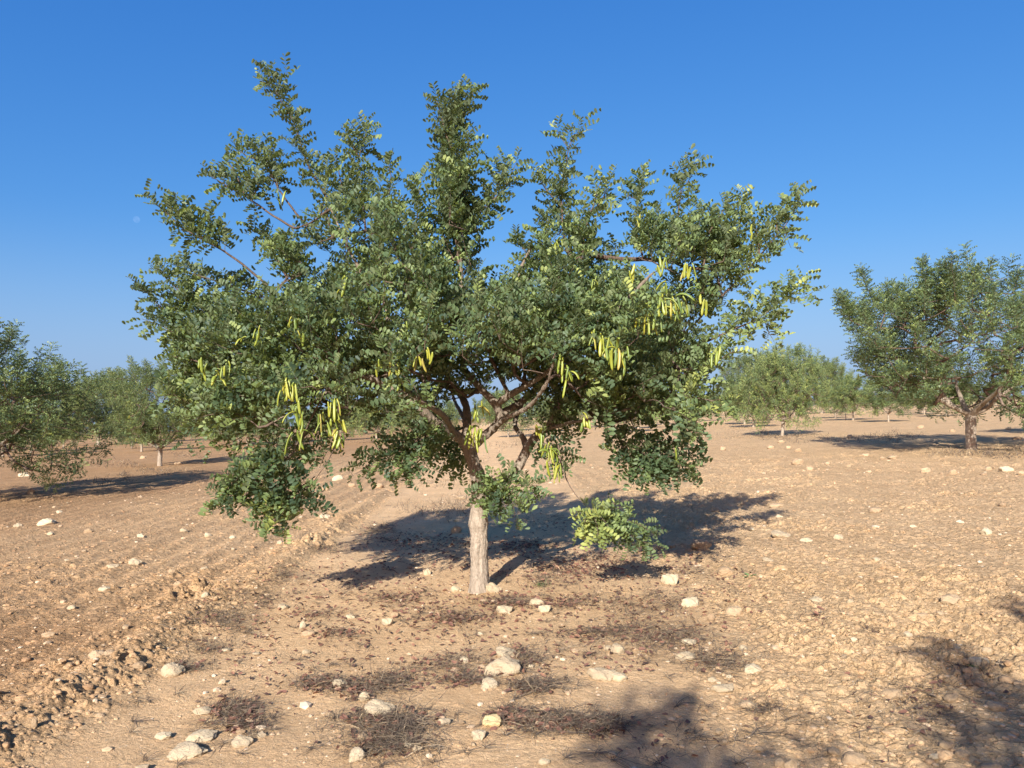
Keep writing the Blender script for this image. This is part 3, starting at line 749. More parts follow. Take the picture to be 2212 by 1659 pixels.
    for pts, tn in (([(1278, 1100, -.45), (1264, 1125, -.6), (1260, 1150, -.65)], .85), ([(1280, 1102, -.45), (1288, 1135, -.6), (1290, 1162, -.65)], .9), ([(1278, 1100, -.45), (1308, 1130, -.55), (1322, 1162, -.6)], .75),
                ([(1280, 1102, -.45), (1320, 1115, -.4), (1370, 1130, -.4), (1410, 1150, -.4)], .4), ([(1300, 1120, -.45), (1350, 1150, -.4), (1390, 1170, -.4), (1430, 1180, -.4)], .4),
                ([(1310, 1120, -.45), (1340, 1160, -.45), (1360, 1190, -.45)], .35), ([(1285, 1105, -.4), (1320, 1100, -.3), (1345, 1095, -.3)], .35), ([(1330, 1125, -.4), (1370, 1160, -.3), (1400, 1190, -.3)], .35)):
        SH(pts, side=.07, tint=tn, connect=False, r0=.004, f0=.05, grav=-.05, size=.82 if tn < .5 else 1.0, gap=.045)
    # sprays hanging on the lower right
    b.lift = .05
    for pts in ([(1310, 880, -.4), (1330, 930, -.4), (1350, 980, -.4), (1370, 1020, -.4)], [(1340, 950, -.4), (1390, 980, -.4), (1450, 1000, -.4), (1515, 1010, -.4)],
                [(1360, 900, -.2), (1380, 950, -.2), (1410, 990, -.2), (1440, 1030, -.2)], [(1400, 985, -.4), (1450, 985, -.4), (1500, 975, -.4)], [(1365, 1000, -.4), (1400, 1025, -.4), (1430, 1045, -.4)],
                [(1380, 980, -.3), (1430, 1010, -.3), (1470, 1025, -.3)], [(1460, 890, -.5), (1490, 920, -.5), (1500, 945, -.5)]):
        SH(pts, side=.12, tint=.28, grav=-.06, r0=.006)

    b.lift = .35
    # fill: twigs through the volume of the crown
    poly = np.array([(355, 600), (420, 615), (470, 640), (560, 640), (600, 600), (560, 530), (610, 490), (660, 500), (650, 430), (690, 390), (745, 370), (800, 420), (880, 430), (925, 430), (950, 400), (960, 300), (1015, 290), (1035, 390), (1060, 450),
                     (1030, 530), (1080, 600), (1120, 540), (1180, 490), (1190, 420), (1240, 400), (1290, 450), (1300, 540), (1350, 560), (1365, 480), (1420, 480), (1460, 440), (1500, 460), (1560, 480), (1620, 490), (1650, 520), (1600, 590), (1545, 640), (1520, 700),
                     (1560, 740), (1540, 800), (1560, 870), (1500, 890), (1400, 900), (1330, 950), (1290, 920), (1240, 950), (1190, 970), (1170, 900), (1100, 870), (1050, 850), (1000, 880), (960, 940), (900, 950), (850, 905), (790, 880), (740, 910),
                     (690, 920), (640, 960), (560, 950), (450, 950), (400, 900), (390, 820), (350, 760), (340, 700)], float)
    holes = [(712, 612, 26), (865, 690, 16), (1070, 560, 34), (1330, 600, 22), (780, 770, 14), (1570, 660, 26), (480, 650, 14), (1180, 700, 12), (940, 600, 12), (550, 830, 12), (1085, 905, 40), (1120, 950, 50), (1045, 960, 40), (1300, 640, 10), (905, 900, 14)]
    def inside(x, y):
        c = False; j = len(poly) - 1
        for i in range(len(poly)):
            xi, yi = poly[i]; xj, yj = poly[j]
            if (yi > y) != (yj > y) and x < (xj - xi) * (y - yi) / (yj - yi) + xi: c = not c
            j = i
        return c
    A = poly; B = np.roll(poly, -1, axis=0)
    def edge(x, y):
        p = np.array([x, y]); d = B - A; t = np.clip(((p - A) * d).sum(1) / (d * d).sum(1), 0, 1)
        return np.linalg.norm(A + d * t[:, None] - p, axis=1).min()
    rng = b.rng; tg = []
    tries = 0
    while len(tg) < 450 and tries < 20000:
        tries += 1
        x = rng.uniform(340, 1660); y = rng.uniform(290, 970)
        if not inside(x, y): continue
        if any(math.hypot(x - hx, y - hy) < hr + 14 for hx, hy, hr in holes): continue
        e = edge(x, y); half = min(1.75, .15 + e / PXM * 1.5)
        if y < 660 and rng.random() < .52: continue
        if abs(x - 1085) < 45 and y < 620: continue
        if abs(x - 1340) < 25 and y < 620: continue
        if abs(x - 900) < 40 and 440 < y < 560: continue
        ox, oy = x - 1040, y - 960; on = math.hypot(ox, oy)
        if not inside(x + 62 * ox / on, y + 62 * oy / on - (26 if y < 800 else 0)): continue
        yy = rng.uniform(-1, 1) * half
        # open centre: fewer twigs in the middle of the crown low down
        if y > 700 and abs(yy) < .5 and rng.random() < .2: continue
        p = tp(x, y, yy)
        if len(tg) > 20 and min(np.linalg.norm(p - q[0]) for q in tg) < .15: continue
        tg.append((p, x, y, yy))
    for k in range(75):          # boughs on the near side that veil the limbs
        x = rng.uniform(620, 1450); y = rng.uniform(720, 900)
        if not inside(x, y) or (1000 < x < 1180 and y > 800): continue
        if any(math.hypot(x - hx, y - hy) < hr + 20 for hx, hy, hr in holes): continue
        yy = -rng.uniform(.75, 1.5); p = tp(x, y, yy)
        if min(np.linalg.norm(p - q[0]) for q in tg) < .13: continue
        tg.append((p, x, y, yy))
    tg.sort(key=lambda q: np.linalg.norm(q[0] - tp(1040, 850)))
    cen = tp(1040, 960)
    for p, x, y, yy in tg:
        k = b.connect(p); b.carry(k, 1)
        out = unit(p - cen)
        low_ = max(0, (y - 780) / 200)
        d = out * .75 + np.array([0, 0, .75 - 1.0 * low_]) + b.nr.normal(0, .45, 3)
        side = (x - 1040) / 700
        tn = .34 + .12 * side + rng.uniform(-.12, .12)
        nt = 2 if rng.random() < .6 else 1
        for q in range(nt):
            b.twig(p, d + b.nr.normal(0, .35, 3) * q, rng.uniform(.22, .42), tint=tn, grav=.10 - .16 * low_)
    root = empty('carob_tree', T0)
    tag(root, 'large carob tree in the middle with yellow green pods and a forked trunk', 'carob tree')
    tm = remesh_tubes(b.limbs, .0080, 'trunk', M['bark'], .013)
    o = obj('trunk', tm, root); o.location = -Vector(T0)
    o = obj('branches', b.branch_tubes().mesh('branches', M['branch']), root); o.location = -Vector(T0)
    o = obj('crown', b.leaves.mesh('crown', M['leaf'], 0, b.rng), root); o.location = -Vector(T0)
    # pods
    prng = random.Random(9)
    pods = [(985, 662, 8, .17, -.6), (1400, 645, 6, .15, -1.25), (1428, 635, 9, .17, -1.3), (1462, 630, 8, .18, -1.3), (1408, 672, 7, .17, -1.3), (1325, 735, 9, .18, -1.25), (1302, 725, 7, .18, -1.25), (1345, 745, 5, .17, -1.25), (1215, 762, 5, .18, -1.2), (1224, 790, 6, .17, -1.2),
            (855, 768, 8, .22, -1.1), (862, 790, 6, .18, -1.1), (905, 755, 4, .14, -1.2), (930, 740, 3, .14, -1.2), (640, 672, 4, .13, -1.0), (648, 705, 3, .15, -1.0), (630, 815, 7, .18, -1.25), (615, 820, 4, .15, -1.25), (648, 864, 6, .17, -1.3), (645, 905, 5, .19, -1.3),
            (700, 888, 6, .16, -1.25), (718, 860, 7, .22, -1.2), (728, 900, 7, .17, -1.25), (733, 925, 5, .17, -1.25), (437, 768, 4, .14, -.9), (487, 770, 3, .15, -.9), (477, 792, 5, .10, -1.0), (600, 405, 2, .20, .05), (612, 408, 1, .18, .05), (1032, 862, 5, .18, -.45), (1026, 915, 8, .20, -.45),
            (1043, 918, 5, .17, -.45), (1165, 915, 6, .17, -.4), (1182, 940, 4, .15, -.5), (1190, 968, 8, .18, -.5), (1204, 985, 6, .17, -.5), (1547, 735, 3, .16, -1.0), (1428, 545, 5, .15, -1.0), (1440, 595, 3, .13, -1.0), (1486, 560, 5, .16, -1.0), (1380, 455, 3, .14, -.2),
            (1206, 505, 4, .15, -.4), (1520, 622, 4, .14, -1.0), (752, 598, 4, .15, -1.0), (1368, 560, 3, .13, -.9), (1283, 580, 3, .13, -.9), (1288, 700, 5, .16, -1.1), (1200, 715, 3, .13, -1.0), (1262, 890, 3, .14, -1.0), (1270, 905, 2, .10, -1.0), (1455, 950, 2, .16, -.9), (990, 570, 3, .12, -.5),
            (1180, 640, 3, .14, -.9), (1375, 660, 3, .14, -1.25), (820, 770, 3, .12, -1.1), (1480, 660, 3, .13, -1.1), (1625, 480, 2, .12, -.2), (880, 690, 2, .12, -1.1), (560, 700, 3, .13, -.9), (525, 720, 2, .12, -.9)]
    for px, py, n, ln, dy in pods:
        if dy <= -.85: dy -= .32
        elif dy <= -.35: dy -= .12
        me = pod_cluster_mesh(prng, n, ln, .02 + .004 * n)
        o = obj('pod_cluster', me, root); o.location = Vector(tp(px, py, dy)) - Vector(T0)
    return root

# ------------------------------------------------------------------ other orchard trees
def orchard_tree_meshes(seed, H, W, ntw, lod, lscale, gap, nshoot, voxel, thick=.10, trunk_h=.95, lean=.0, greens=.42):
    b = TreeBuilder(seed, lod, lscale, gap=gap)
    rng = b.rng
    th = trunk_h
    TP = smooth_path([(0, 0, -.12, thick * 1.25), (0, 0, .0, thick * 1.12), (lean * .3, 0, th * .4, thick), (lean * .7, .02, th * .75, thick * 1.05), (lean, 0, th, thick * .95)], 16)
    b.limbs.append((TP[:, :3], TP[:, 3])); par = -1
    for p in TP[6:]: par = b.node(p[:3], par, p[3])
    fork = par; top = TP[-1, :3]
    nl = 6; a0 = rng.uniform(0, 6.28)
    for i in range(nl):
        az = a0 + i * 6.283 / nl + rng.uniform(-.35, .35); el = math.radians(rng.uniform(25, 62)); L = rng.uniform(.8, 1.15) * W * .36
        h = np.array([math.cos(az), math.sin(az), 0]); pts = [top - np.array([0, 0, .08])]
        e = el * .6
        for s in range(5):
            e = el * (.6 + .15 * s); pts.append(pts[-1] + (h * math.cos(e) + np.array([0, 0, math.sin(e)])) * L / 5 + b.nr.normal(0, .04, 3))
        b.limb(pts, thick * .62, .018, fork)
    # crown: a flattened, lumpy dome
    cz = th + (H - th) * .38; rz = (H - th) * .54
    lumpd = [unit(b.nr.normal(0, 1, 3)) for _ in range(7)]
    tg = []
    while len(tg) < ntw:
        d = unit(b.nr.normal(0, 1, 3)); 
        lum = .70 + .42 * max(0, max(d.dot(q) for q in lumpd)) ** 3
        rr = (.35 + .65 * rng.random() ** .55) * lum
        p = np.array([lean, 0, cz]) + d * rr * np.array([W * .5, W * .5, rz])
        if p[2] < th * (.70 if math.hypot(p[0], p[1]) > W * .25 else 1.0): continue
        if p[2] < th * 1.5 and math.hypot(p[0], p[1]) < W * .16: continue
        tg.append(p)
    tg.sort(key=lambda q: np.linalg.norm(q - top))
    for p in tg:
        k = b.connect(p); b.carry(k, 1)
        out = unit(p - top); low = max(0, 1 - (p[2] - th) / 1.0)
        d = out * .7 + np.array([0, 0, .8 - 1.2 * low]) + b.nr.normal(0, .35, 3)
        b.twig(p, d, rng.uniform(.25, .5) * (1 if lod == 0 else 1.2), tint=greens + rng.uniform(-.18, .22), grav=.08 - .15 * low)
    for i in range(nshoot):
        az = rng.uniform(0, 6.283); rr = W * .42 * math.sqrt(rng.random())
        p = np.array([math.cos(az) * rr + lean, math.sin(az) * rr, cz + rz * math.sqrt(max(.05, 1 - (rr / (W * .5)) ** 2)) * .75])
        ln = rng.uniform(.5, 1.35) * (H / 4.6); o = np.array([math.cos(az), math.sin(az), 0]) * rr / (W * .5)
        q1 = p + (o * .45 + np.array([0, 0, .8])) * ln * .5; q2 = q1 + (o * .35 + np.array([0, 0, 1])) * ln * .5
        b.shoot([p, q1, q2], r0=.01, f0=.05, side=.16, every=.09, tint=greens + rng.uniform(-.12, .15))
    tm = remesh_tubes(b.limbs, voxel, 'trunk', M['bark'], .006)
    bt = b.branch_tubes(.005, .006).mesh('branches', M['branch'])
    cm = b.leaves.mesh('crown', M['leaf_far'], lod, rng)
    return tm, bt, cm

def place_tree(name, meshes, x, y, scale, rz, label, group=None, pods=0, sy=None, seed=1):
    root = empty(name, (x, y, gz(x, y)))
    root.rotation_euler = (0, 0, rz); root.scale = (scale, scale, scale if sy is None else sy)
    tag(root, label, 'carob tree', group)
    for nm, me in zip(('trunk', 'branches', 'crown'), meshes): obj(nm, me, root)
    pr = random.Random(seed)
    for k in range(pods):
        a = pr.uniform(0, 6.28); h = pr.uniform(1.3, 3.0); r_ = pr.uniform(1.7, 2.35) * math.sqrt(max(.1, 1 - ((h - 2.4) / 2.2) ** 2))
        obj('pod_cluster', PODS[pr.randrange(len(PODS))], root, (r_ * math.cos(a), r_ * math.sin(a), h))
    return root

# ------------------------------------------------------------------ stones
def rock_mesh(seed, sub, mat, facet=.5):
    rng = random.Random(seed)
    bm = bmesh.new(); bmesh.ops.create_icosphere(bm, subdivisions=sub, radius=1)
    planes = [(Vector([rng.gauss(0, 1) for _ in range(3)]).normalized(), rng.uniform(.62, .98)) for _ in range(8)]
    
    if facet < 0: planes = planes[:4]
    off = Vector((rng.uniform(0, 50), rng.uniform(0, 50), rng.uniform(0, 50)))
    for v in bm.verts:
        n = v.co.normalized(); c = n.copy()
        for pn, pd in planes:
            d = c.dot(pn)
            if d > pd: c -= pn * (d - pd) * .8
        s = 1 + .30 * mnoise.noise(n * 1.2 + off) + .10 * mnoise.noise(n * 3.3 + off) + (.05 * mnoise.noise(n * 8 + off) + .025 * mnoise.noise(n * 17 + off) if sub > 2 else 0)
        v.co = c * s
    me = bpy.data.meshes.new('stone'); bm.to_mesh(me); bm.free()
    n = len(me.vertices); co = np.zeros(n * 3); me.vertices.foreach_get('co', co); co = co.reshape(-1, 3)
    co -= (co.max(0) + co.min(0)) / 2; co /= (co.max(0) - co.min(0)) / 2       # unit half-extents
    me.vertices.foreach_set('co', co.ravel()); me.materials.append(mat)
    me.polygons.foreach_set('use_smooth', np.full(len(me.polygons), sub > 2)); me.update()
    if sub > 2: me.set_sharp_from_angle(angle=R(38))
    return me

STONES = [
 # px, py (centre), width px, height px, material, hand label or None
 (1066,1264,35,27,0,'angular pale stone touching the right side of the main trunk base'),
 (984,1266,22,16,0,'small rounded white stone just left of the main trunk base'),
 (922,1232,17,19,0,'small upright pale stone left of the trunk at the edge of the shade'),
 (1089,1315,36,20,0,'smooth oval pale stone in front of the main trunk'),
 (1159,1297,34,18,0,'flat tapering pale stone behind a rounder one, right of the trunk front'),
 (1176,1311,28,20,0,'round pale stone tucked in front of the flat tapering one'),
 (1085,1439,84,52,0,'largest cream rock lying in front of the tree'),
 (1093,1409,48,24,0,'flat cream rock leaning behind the largest rock'),
 (1059,1483,40,24,0,'pale faceted stone just below the largest rock'),
 (1003,1428,24,14,0,'small flat stone left of the largest rock'),
 (788,1498,27,27,0,'small blocky white stone standing above the big lower left rock'),
 (821,1523,66,40,0,'broad white rock with a humped top beside dark weeds'),
 (959,1564,28,17,0,'small rectangular pale stone below the centre weeds'),
 (1063,1562,44,30,2,'ochre yellow pyramid shaped stone beside red leaf litter'),
 (1033,1593,32,25,0,'pale angular stone just below the ochre one'),
 (772,1628,38,34,0,'oval white stone at the lower edge beside the grey weeds'),
 (784,1594,24,18,1,None),(902,1620,21,17,0,None),(881,1614,16,15,0,None),
 (1298,1455,62,30,0,'long low cream rock with a saddle, right of centre'),
 (1335,1462,40,20,0,'flat end slab beside the long low saddle rock'),
 (1334,1398,32,27,0,'rounded white stone in dry grass right of centre'),
 (1312,1398,16,13,0,None),(1323,1631,20,13,0,None),(1175,1652,26,18,0,None),(836,1341,26,19,0,None),(852,1325,18,18,1,None),(757,1330,22,11,0,None),
 (997,1568,14,12,1,None),
 (373,1438,50,38,0,'craggy pale rock at the edge of the tilled soil on the left'),
 (211,1420,40,30,1,'brown grey wedge rock in the tilled soil on the left'),
 (235,1429,22,14,1,None),(302,1440,30,21,1,None),
 (436,1580,64,18,0,'thin flat slab resting above the long pale rock at lower left'),
 (404,1611,86,34,0,'long smooth pale rock at the lower left of the bare strip'),
 (524,1592,44,31,0,'rounded pale rock right of the long pale one at lower left'),
 (520,1573,21,14,1,None),(352,1582,40,15,0,None),(439,1526,42,19,0,'half buried cream stone beside a tangle of dark weeds at left'),
 (735,1471,38,17,0,'flat white stone among red leaf litter left of centre'),
 (481,1468,17,13,0,None),(100,1128,37,18,0,'white stone alone near the left edge below the tree shade'),(39,1134,18,11,0,None),(109,1148,14,10,0,None),(304,1158,18,10,0,None),(192,1141,20,12,1,None),
 (292,1211,27,19,0,'pale lumpy stone in the tilled soil at mid left'),(243,1222,27,11,0,None),(371,1239,18,16,1,None),(443,1232,20,14,0,None),(225,1271,28,11,0,None),(385,1260,20,14,1,None),(155,1308,19,12,0,None),
 (443,1304,17,15,0,None),(105,1366,28,16,1,None),(74,1575,13,36,1,'narrow upright brown slab standing in the clods at lower left'),(21,1577,20,20,1,None),(611,1311,26,14,0,None),(654,1348,15,20,0,None),(666,1367,30,14,1,None),
 (661,1404,18,13,0,None),(488,1399,24,8,0,None),(503,1158,16,9,0,None),(397,1144,17,10,0,None),(306,1654,30,16,0,None),(566,1582,20,14,0,None),
 (1490,1301,40,27,0,'smooth pale boulder at the right end of the dry grass'),(1446,1248,38,29,0,'bright pale stone at the edge of the tree shade on the right'),(1566,1227,36,22,1,'squarish pinkish stone right of the tree shade'),
 (1513,1176,46,28,1,'tan double stone inside the edge of the tree shade'),(1687,1155,44,18,0,None),(1742,1164,28,12,0,None),(1810,1158,24,15,0,None),(1677,1086,32,10,0,None),(1891,1102,28,12,0,None),(1546,1100,18,10,1,None),
 (1684,1114,15,12,0,None),(1972,1132,18,8,0,None),(2132,1144,22,18,0,None),(1659,1209,24,10,0,None),(1894,1209,18,10,0,None),(1585,1320,42,24,1,'half buried tan stone right of the dry grass'),(1536,1336,18,22,1,None),
 (1487,1385,33,14,0,None),(1480,1415,44,21,0,'flat pointed white stone above the dark weed tuft at right'),(1606,1403,20,16,0,None),(1624,1445,38,23,0,'oval cream stone at the right end of the weed tuft'),(1763,1294,28,15,0,None),(1838,1309,18,16,0,None),
 (1993,1331,31,18,1,None),(2054,1299,48,26,1,'large flattish tan stone in the tilled soil at right'),(2031,1329,17,13,1,None),(2060,1397,33,19,0,None),(2133,1401,25,20,1,None),(2112,1429,44,26,0,'pale stone beside green weeds at the right shadow edge'),
 (1931,1408,36,20,1,None),(1870,1413,17,14,1,None),(1962,1375,18,14,0,None),(1560,1483,50,20,0,'long cream stone beside the soft shadow at lower right'),(1613,1513,38,22,1,'rounded pinkish stone with weeds at its right, lower right'),(1538,1468,22,14,0,None),(1575,1459,15,11,0,None),
 (1926,1489,46,26,1,'cracked tan stone half in shadow at right'),(2054,1505,32,19,1,None),(2148,1512,38,23,1,None),(1845,1637,52,32,1,'rounded brown stone in shade at the lower edge, right'),(1708,1642,32,38,1,'upright brown stone in shade at the lower edge'),(1684,1642,22,28,1,None),
 (2018,1631,22,15,0,None),(2077,1624,30,20,1,None),(2046,1606,34,20,1,None),(2141,1642,44,26,1,None),
 (1561,967,13,10,0,None),(1665,965,17,10,0,None),(1686,954,15,7,0,None),(1703,965,12,8,0,None),(1723,971,18,11,0,None),(1723,997,26,15,0,None),(1749,1011,17,12,0,None),(1836,941,12,10,0,None),
 (1870,980,20,9,0,None),(1928,988,21,10,0,None),(1907,991,12,8,0,None),(1787,1002,10,9,0,None),(1833,1006,11,8,0,None),(1999,1014,22,15,0,None),(2057,1017,20,16,0,None),(2134,1012,16,12,0,None),(2174,1011,29,15,0,'largest white stone near the right edge in front of the right tree'),
 (2207,1020,16,12,0,None),(2125,1024,15,8,0,None),(1988,921,15,9,0,None),(2057,929,12,9,0,None),(2178,925,12,8,0,None),(2196,945,20,9,0,None),(1876,1018,14,9,0,None),
 (52,1026,24,10,0,'pale stone beneath the tree cut off at the left edge'),(68,1060,22,14,1,None),(309,987,13,9,0,None),(385,1001,18,8,0,None),
 (730,1031,28,16,0,'pale stone behind the lower left spray of leaves'),(760,1047,18,11,0,None),(818,1047,23,14,0,None),(703,1054,16,14,0,None),(702,1118,23,13,0,None),(997,1074,24,9,0,None),(449,1151,16,11,0,None),(986,1142,26,22,1,'tan stone in the shade among dry weeds behind the trunk'),
]
def build_stones():
    mats = [M['stone'], M['stone_tan'], M['stone_ochre']]
    pool = {(m, k): rock_mesh(100 + m * 20 + k, 4, mats[m]) for m in range(3) for k in range(7)}
    small = {(m, k): rock_mesh(300 + m * 20 + k, 3, mats[m]) for m in range(2) for k in range(6)}
    rng = random.Random(77)
    def put(me, x, y, w, h, label, group=None, name='stone', sink=.40, rz=None):
        o = obj(name, me)
        hz = h * .62
        o.scale = (w / 2, w / 2 * rng.uniform(.6, .95), hz)
        o.rotation_euler = (rng.uniform(-.12, .12), rng.uniform(-.12, .12), rng.uniform(-.4, .4) if rz is None else rz)
        o.location = (x, y, gz(x, y) + hz * (1 - sink * 2) + .005)
        tag(o, label, 'stone', group)
    for px, py, w, h, mt, lab in STONES:
        g = ground_at(px, py + h * .4); mpp = g[1] / F
        d = (EYE - g[2]) / g[1]                     # viewing slope
        W = w * mpp; Hh = max(h * mpp * (1 - .5 * min(1, d)), W * .28)
        if py < 1110 and not lab: mt = 1
        key = (mt, rng.randrange(7))
        put(pool[key], g[0], g[1], W, Hh, lab or ('small pale stone lying loose on the sunlit soil' if mt == 0 else 'small soil stained stone lying among the clods'),
            None if lab else ('small pale stones' if mt == 0 else 'small soil stained stones'), rz=rng.uniform(-.3, .3))
    n = 0
    while n < 105:
        r_ = math.exp(rng.uniform(math.log(2.9), math.log(26))); a = R(rng.uniform(-37, 37)); x = math.sin(a) * r_; y = math.cos(a) * r_
        st = float(strip_mask(np.array([x]), np.array([y]))[0])
        if rng.random() < st * .4: continue
        w = rng.lognormvariate(math.log(.045), .35) * (1 + .02 * r_); mt = 0 if rng.random() < .25 else 1
        put(small[(mt, rng.randrange(6))], x, y, w, w * rng.uniform(.35, .6), 'small pale stone lying loose on the sunlit soil' if mt == 0 else 'small soil stained stone lying among the clods',
            'small pale stones' if mt == 0 else 'small soil stained stones', rz=rng.uniform(0, 6.28)); n += 1

def scatter(name, templates, mat, N, placer, label, cat):
    rs = np.random.RandomState(hash(name) % 1000 if False else sum(map(ord, name)))
    P, S_, T_ = placer(N, rs)           # positions n,3; scales n,3; tints n
    n = len(P); tid = rs.randint(0, len(templates), n); ang = rs.uniform(0, 2 * math.pi, n)
    Vs = []; Ls = []; Ts = []; Cs = []; off = 0
    for k, (tv, tl, tt) in enumerate(templates):
        ids = np.nonzero(tid == k)[0]
        v = tv[None] * S_[ids][:, None, :]
        c = np.cos(ang[ids])[:, None]; s = np.sin(ang[ids])[:, None]
        v = np.stack([v[..., 0] * c - v[..., 1] * s, v[..., 0] * s + v[..., 1] * c, v[..., 2]], -1) + P[ids][:, None, :]
        Vs.append(v.reshape(-1, 3)); Ls.append((tl[None] + (np.arange(len(ids)) * len(tv))[:, None] + off).ravel()); Ts.append(np.tile(tt, len(ids))); Cs.append(np.repeat(T_[ids], len(tv)))
        off += len(tv) * len(ids)
    me = raw_mesh(name, np.concatenate(Vs), np.concatenate(Ls), np.concatenate(Ts), mat, False, {'tint': np.concatenate(Cs)})
    o = obj(name, me); tag(o, label, cat, kind='stuff'); return o
def mesh_arrays(me):
    n = len(me.vertices); co = np.zeros(n * 3); me.vertices.foreach_get('co', co)
    lp = np.zeros(len(me.loops), int); me.loops.foreach_get('vertex_index', lp)
    tt = np.zeros(len(me.polygons), int); me.polygons.foreach_get('loop_total', tt)
    return co.reshape(-1, 3), lp, tt

def ring_pos(N, rs, rmin, rmax, amax=40):
    r_ = np.exp(rs.uniform(math.log(rmin), math.log(rmax), N)); a = np.radians(rs.uniform(-amax, amax, N))
    return np.sin(a) * r_, np.cos(a) * r_, r_

def build_clods():
    tmpl = [mesh_arrays(rock_mesh(500 + k, 2, M['clod'], -1)) for k in range(8)]
    def placer(N, rs):
        x, y, r_ = ring_pos(N, rs, 2.4, 24)
        st = strip_mask(x, y)
        ridge = np.exp(-((x - row_x(y) + 2.5) / 0.6) ** 2) * (y < 10)
        keep = rs.uniform(0, 1, N) < (1 - st) * (.45 + .55 * ridge + .4 * (fbm(x * .8, y * .8, 31, 3) > .5)); x, y, r_ = x[keep], y[keep], r_[keep]; ridge = ridge[keep]
        s = np.exp(rs.normal(math.log(.0068), .50, len(x))) * (1 + .05 * r_) * (1 + .35 * ridge); s = np.minimum(s, .034)
        sc = np.stack([s * rs.uniform(.8, 1.3, len(x)), s * rs.uniform(.7, 1.1, len(x)), s * rs.uniform(.45, .8, len(x))], 1)
        z = macro(x, y) + fine(x, y, strip_mask(x, y), r_) - sc[:, 2] * .05
        red = sstep(1.5, 4, -x)
        t = np.clip(rs.normal(.68, .15, len(x)) - .30 * red, 0, 1)
        return np.stack([x, y, z], 1), sc, t
    scatter('soil_clods', tmpl, M['clod'], 26000, placer, 'crumbly brown clods strewn over the tilled soil', 'soil')
    tmp2 = [mesh_arrays(rock_mesh(600 + k, 1, M['stone'])) for k in range(6)]
    def placer2(N, rs):
        x, y, r_ = ring_pos(N, rs, 2.4, 26)
        d = fbm(x * 1.6, y * 1.6, 91, 3); keep = rs.uniform(0, 1, N) < .25 + 1.2 * (d - .4); x, y, r_ = x[keep], y[keep], r_[keep]
        s = np.exp(rs.normal(math.log(.0058), .55, len(x))) * (1 + .06 * r_)
        sc = np.stack([s * rs.uniform(.8, 1.4, len(x)), s, s * rs.uniform(.4, .8, len(x))], 1)
        z = macro(x, y) + fine(x, y, strip_mask(x, y), r_) + sc[:, 2] * .2
        return np.stack([x, y, z], 1), sc, rs.uniform(0, 1, len(x))
    m = plain('gravel', (.6, .5, .35), .95, .2, [(0, (.38, .26, .15)), (.5, (.46, .335, .21)), (1, (.55, .44, .30))])
    scatter('gravel', tmp2, m, 9000, placer2, 'tiny pale limestone chips scattered across the whole field', 'gravel')

# ------------------------------------------------------------------ dry weeds and litter
PATCHES = [  # px, py, half width px, half height px, amount, upright share, leaf litter amount
 (480,1350,80,24,300,.35,5),(560,1300,60,20,180,.4,4),(620,1250,50,18,150,.5,2),(440,1395,60,14,160,.3,4),(510,1530,62,26,330,.3,45),(520,1560,40,20,90,.1,25),(700,1478,62,16,190,.2,40),(775,1490,40,20,130,.2,30),
 (850,1475,60,26,300,.45,14),(850,1560,110,30,420,.25,40),(830,1610,95,34,560,.4,20),(960,1440,80,22,210,.4,16),(1130,1430,55,24,220,.4,10),(1000,1475,60,16,200,.2,20),(1200,1568,120,22,520,.15,70),(1300,1575,50,20,250,.3,25),(1100,1560,40,14,100,.1,40),
 (1380,1310,120,34,520,.35,20),(1440,1375,110,32,520,.3,22),(1560,1430,66,28,330,.5,12),(1310,1365,130,20,300,.15,30),(1150,1500,60,15,130,.3,10),(1160,1495,40,14,120,.3,6),(1000,1335,100,14,200,.15,60),(1100,1300,90,16,240,.2,60),(1230,1300,80,16,200,.25,40),(1640,1525,50,18,160,.3,8),
 (730,1370,60,10,90,.15,20),(400,1440,50,12,110,.2,8),(690,1330,60,12,70,.2,12),(860,1290,90,16,110,.2,30),(1180,1255,50,20,180,.6,12),(1230,1230,90,18,160,.3,60),(1120,1180,80,20,130,.3,60),(900,1170,120,22,240,.35,70),
 (975,1100,60,22,420,.95,10),(1060,1100,50,22,250,.95,10),(910,1100,60,16,200,.9,5),(700,1185,60,16,330,.8,6),(800,1140,90,18,330,.7,10),(1180,1130,110,26,240,.5,30),(1300,1210,90,20,130,.3,40),(1480,1230,60,14,60,.3,8),
 (950,1000,90,24,240,.8,0),(940,1045,80,12,120,.8,0),(1100,960,60,12,120,.9,0),(1690,945,110,8,380,.9,0),(1800,952,90,8,260,.9,0),(1915,945,60,12,420,1,0),(2080,982,100,9,500,.95,0),(2180,985,60,10,260,.95,0),(2160,975,90,8,200,.95,0),
 (250,1003,70,9,300,.95,0),(345,1020,80,7,240,.95,0),(200,1040,90,9,160,.8,0),(430,985,60,6,160,.9,0),(268,1028,16,7,120,1,0),(610,945,60,6,120,.9,0),(560,950,20,6,60,1,0),(1650,940,14,10,120,1,0),(1890,1370,30,10,40,.3,2),(2010,1500,120,40,150,.3,16),(2110,1440,60,26,100,.4,5),(1760,1345,60,16,50,.2,6),
 (1940,1560,150,60,100,.2,12),(1450,1590,160,50,60,.5,8),(640,1460,200,90,60,.2,20),(1250,1420,300,60,160,.2,26),(900,1330,220,60,140,.1,20)]
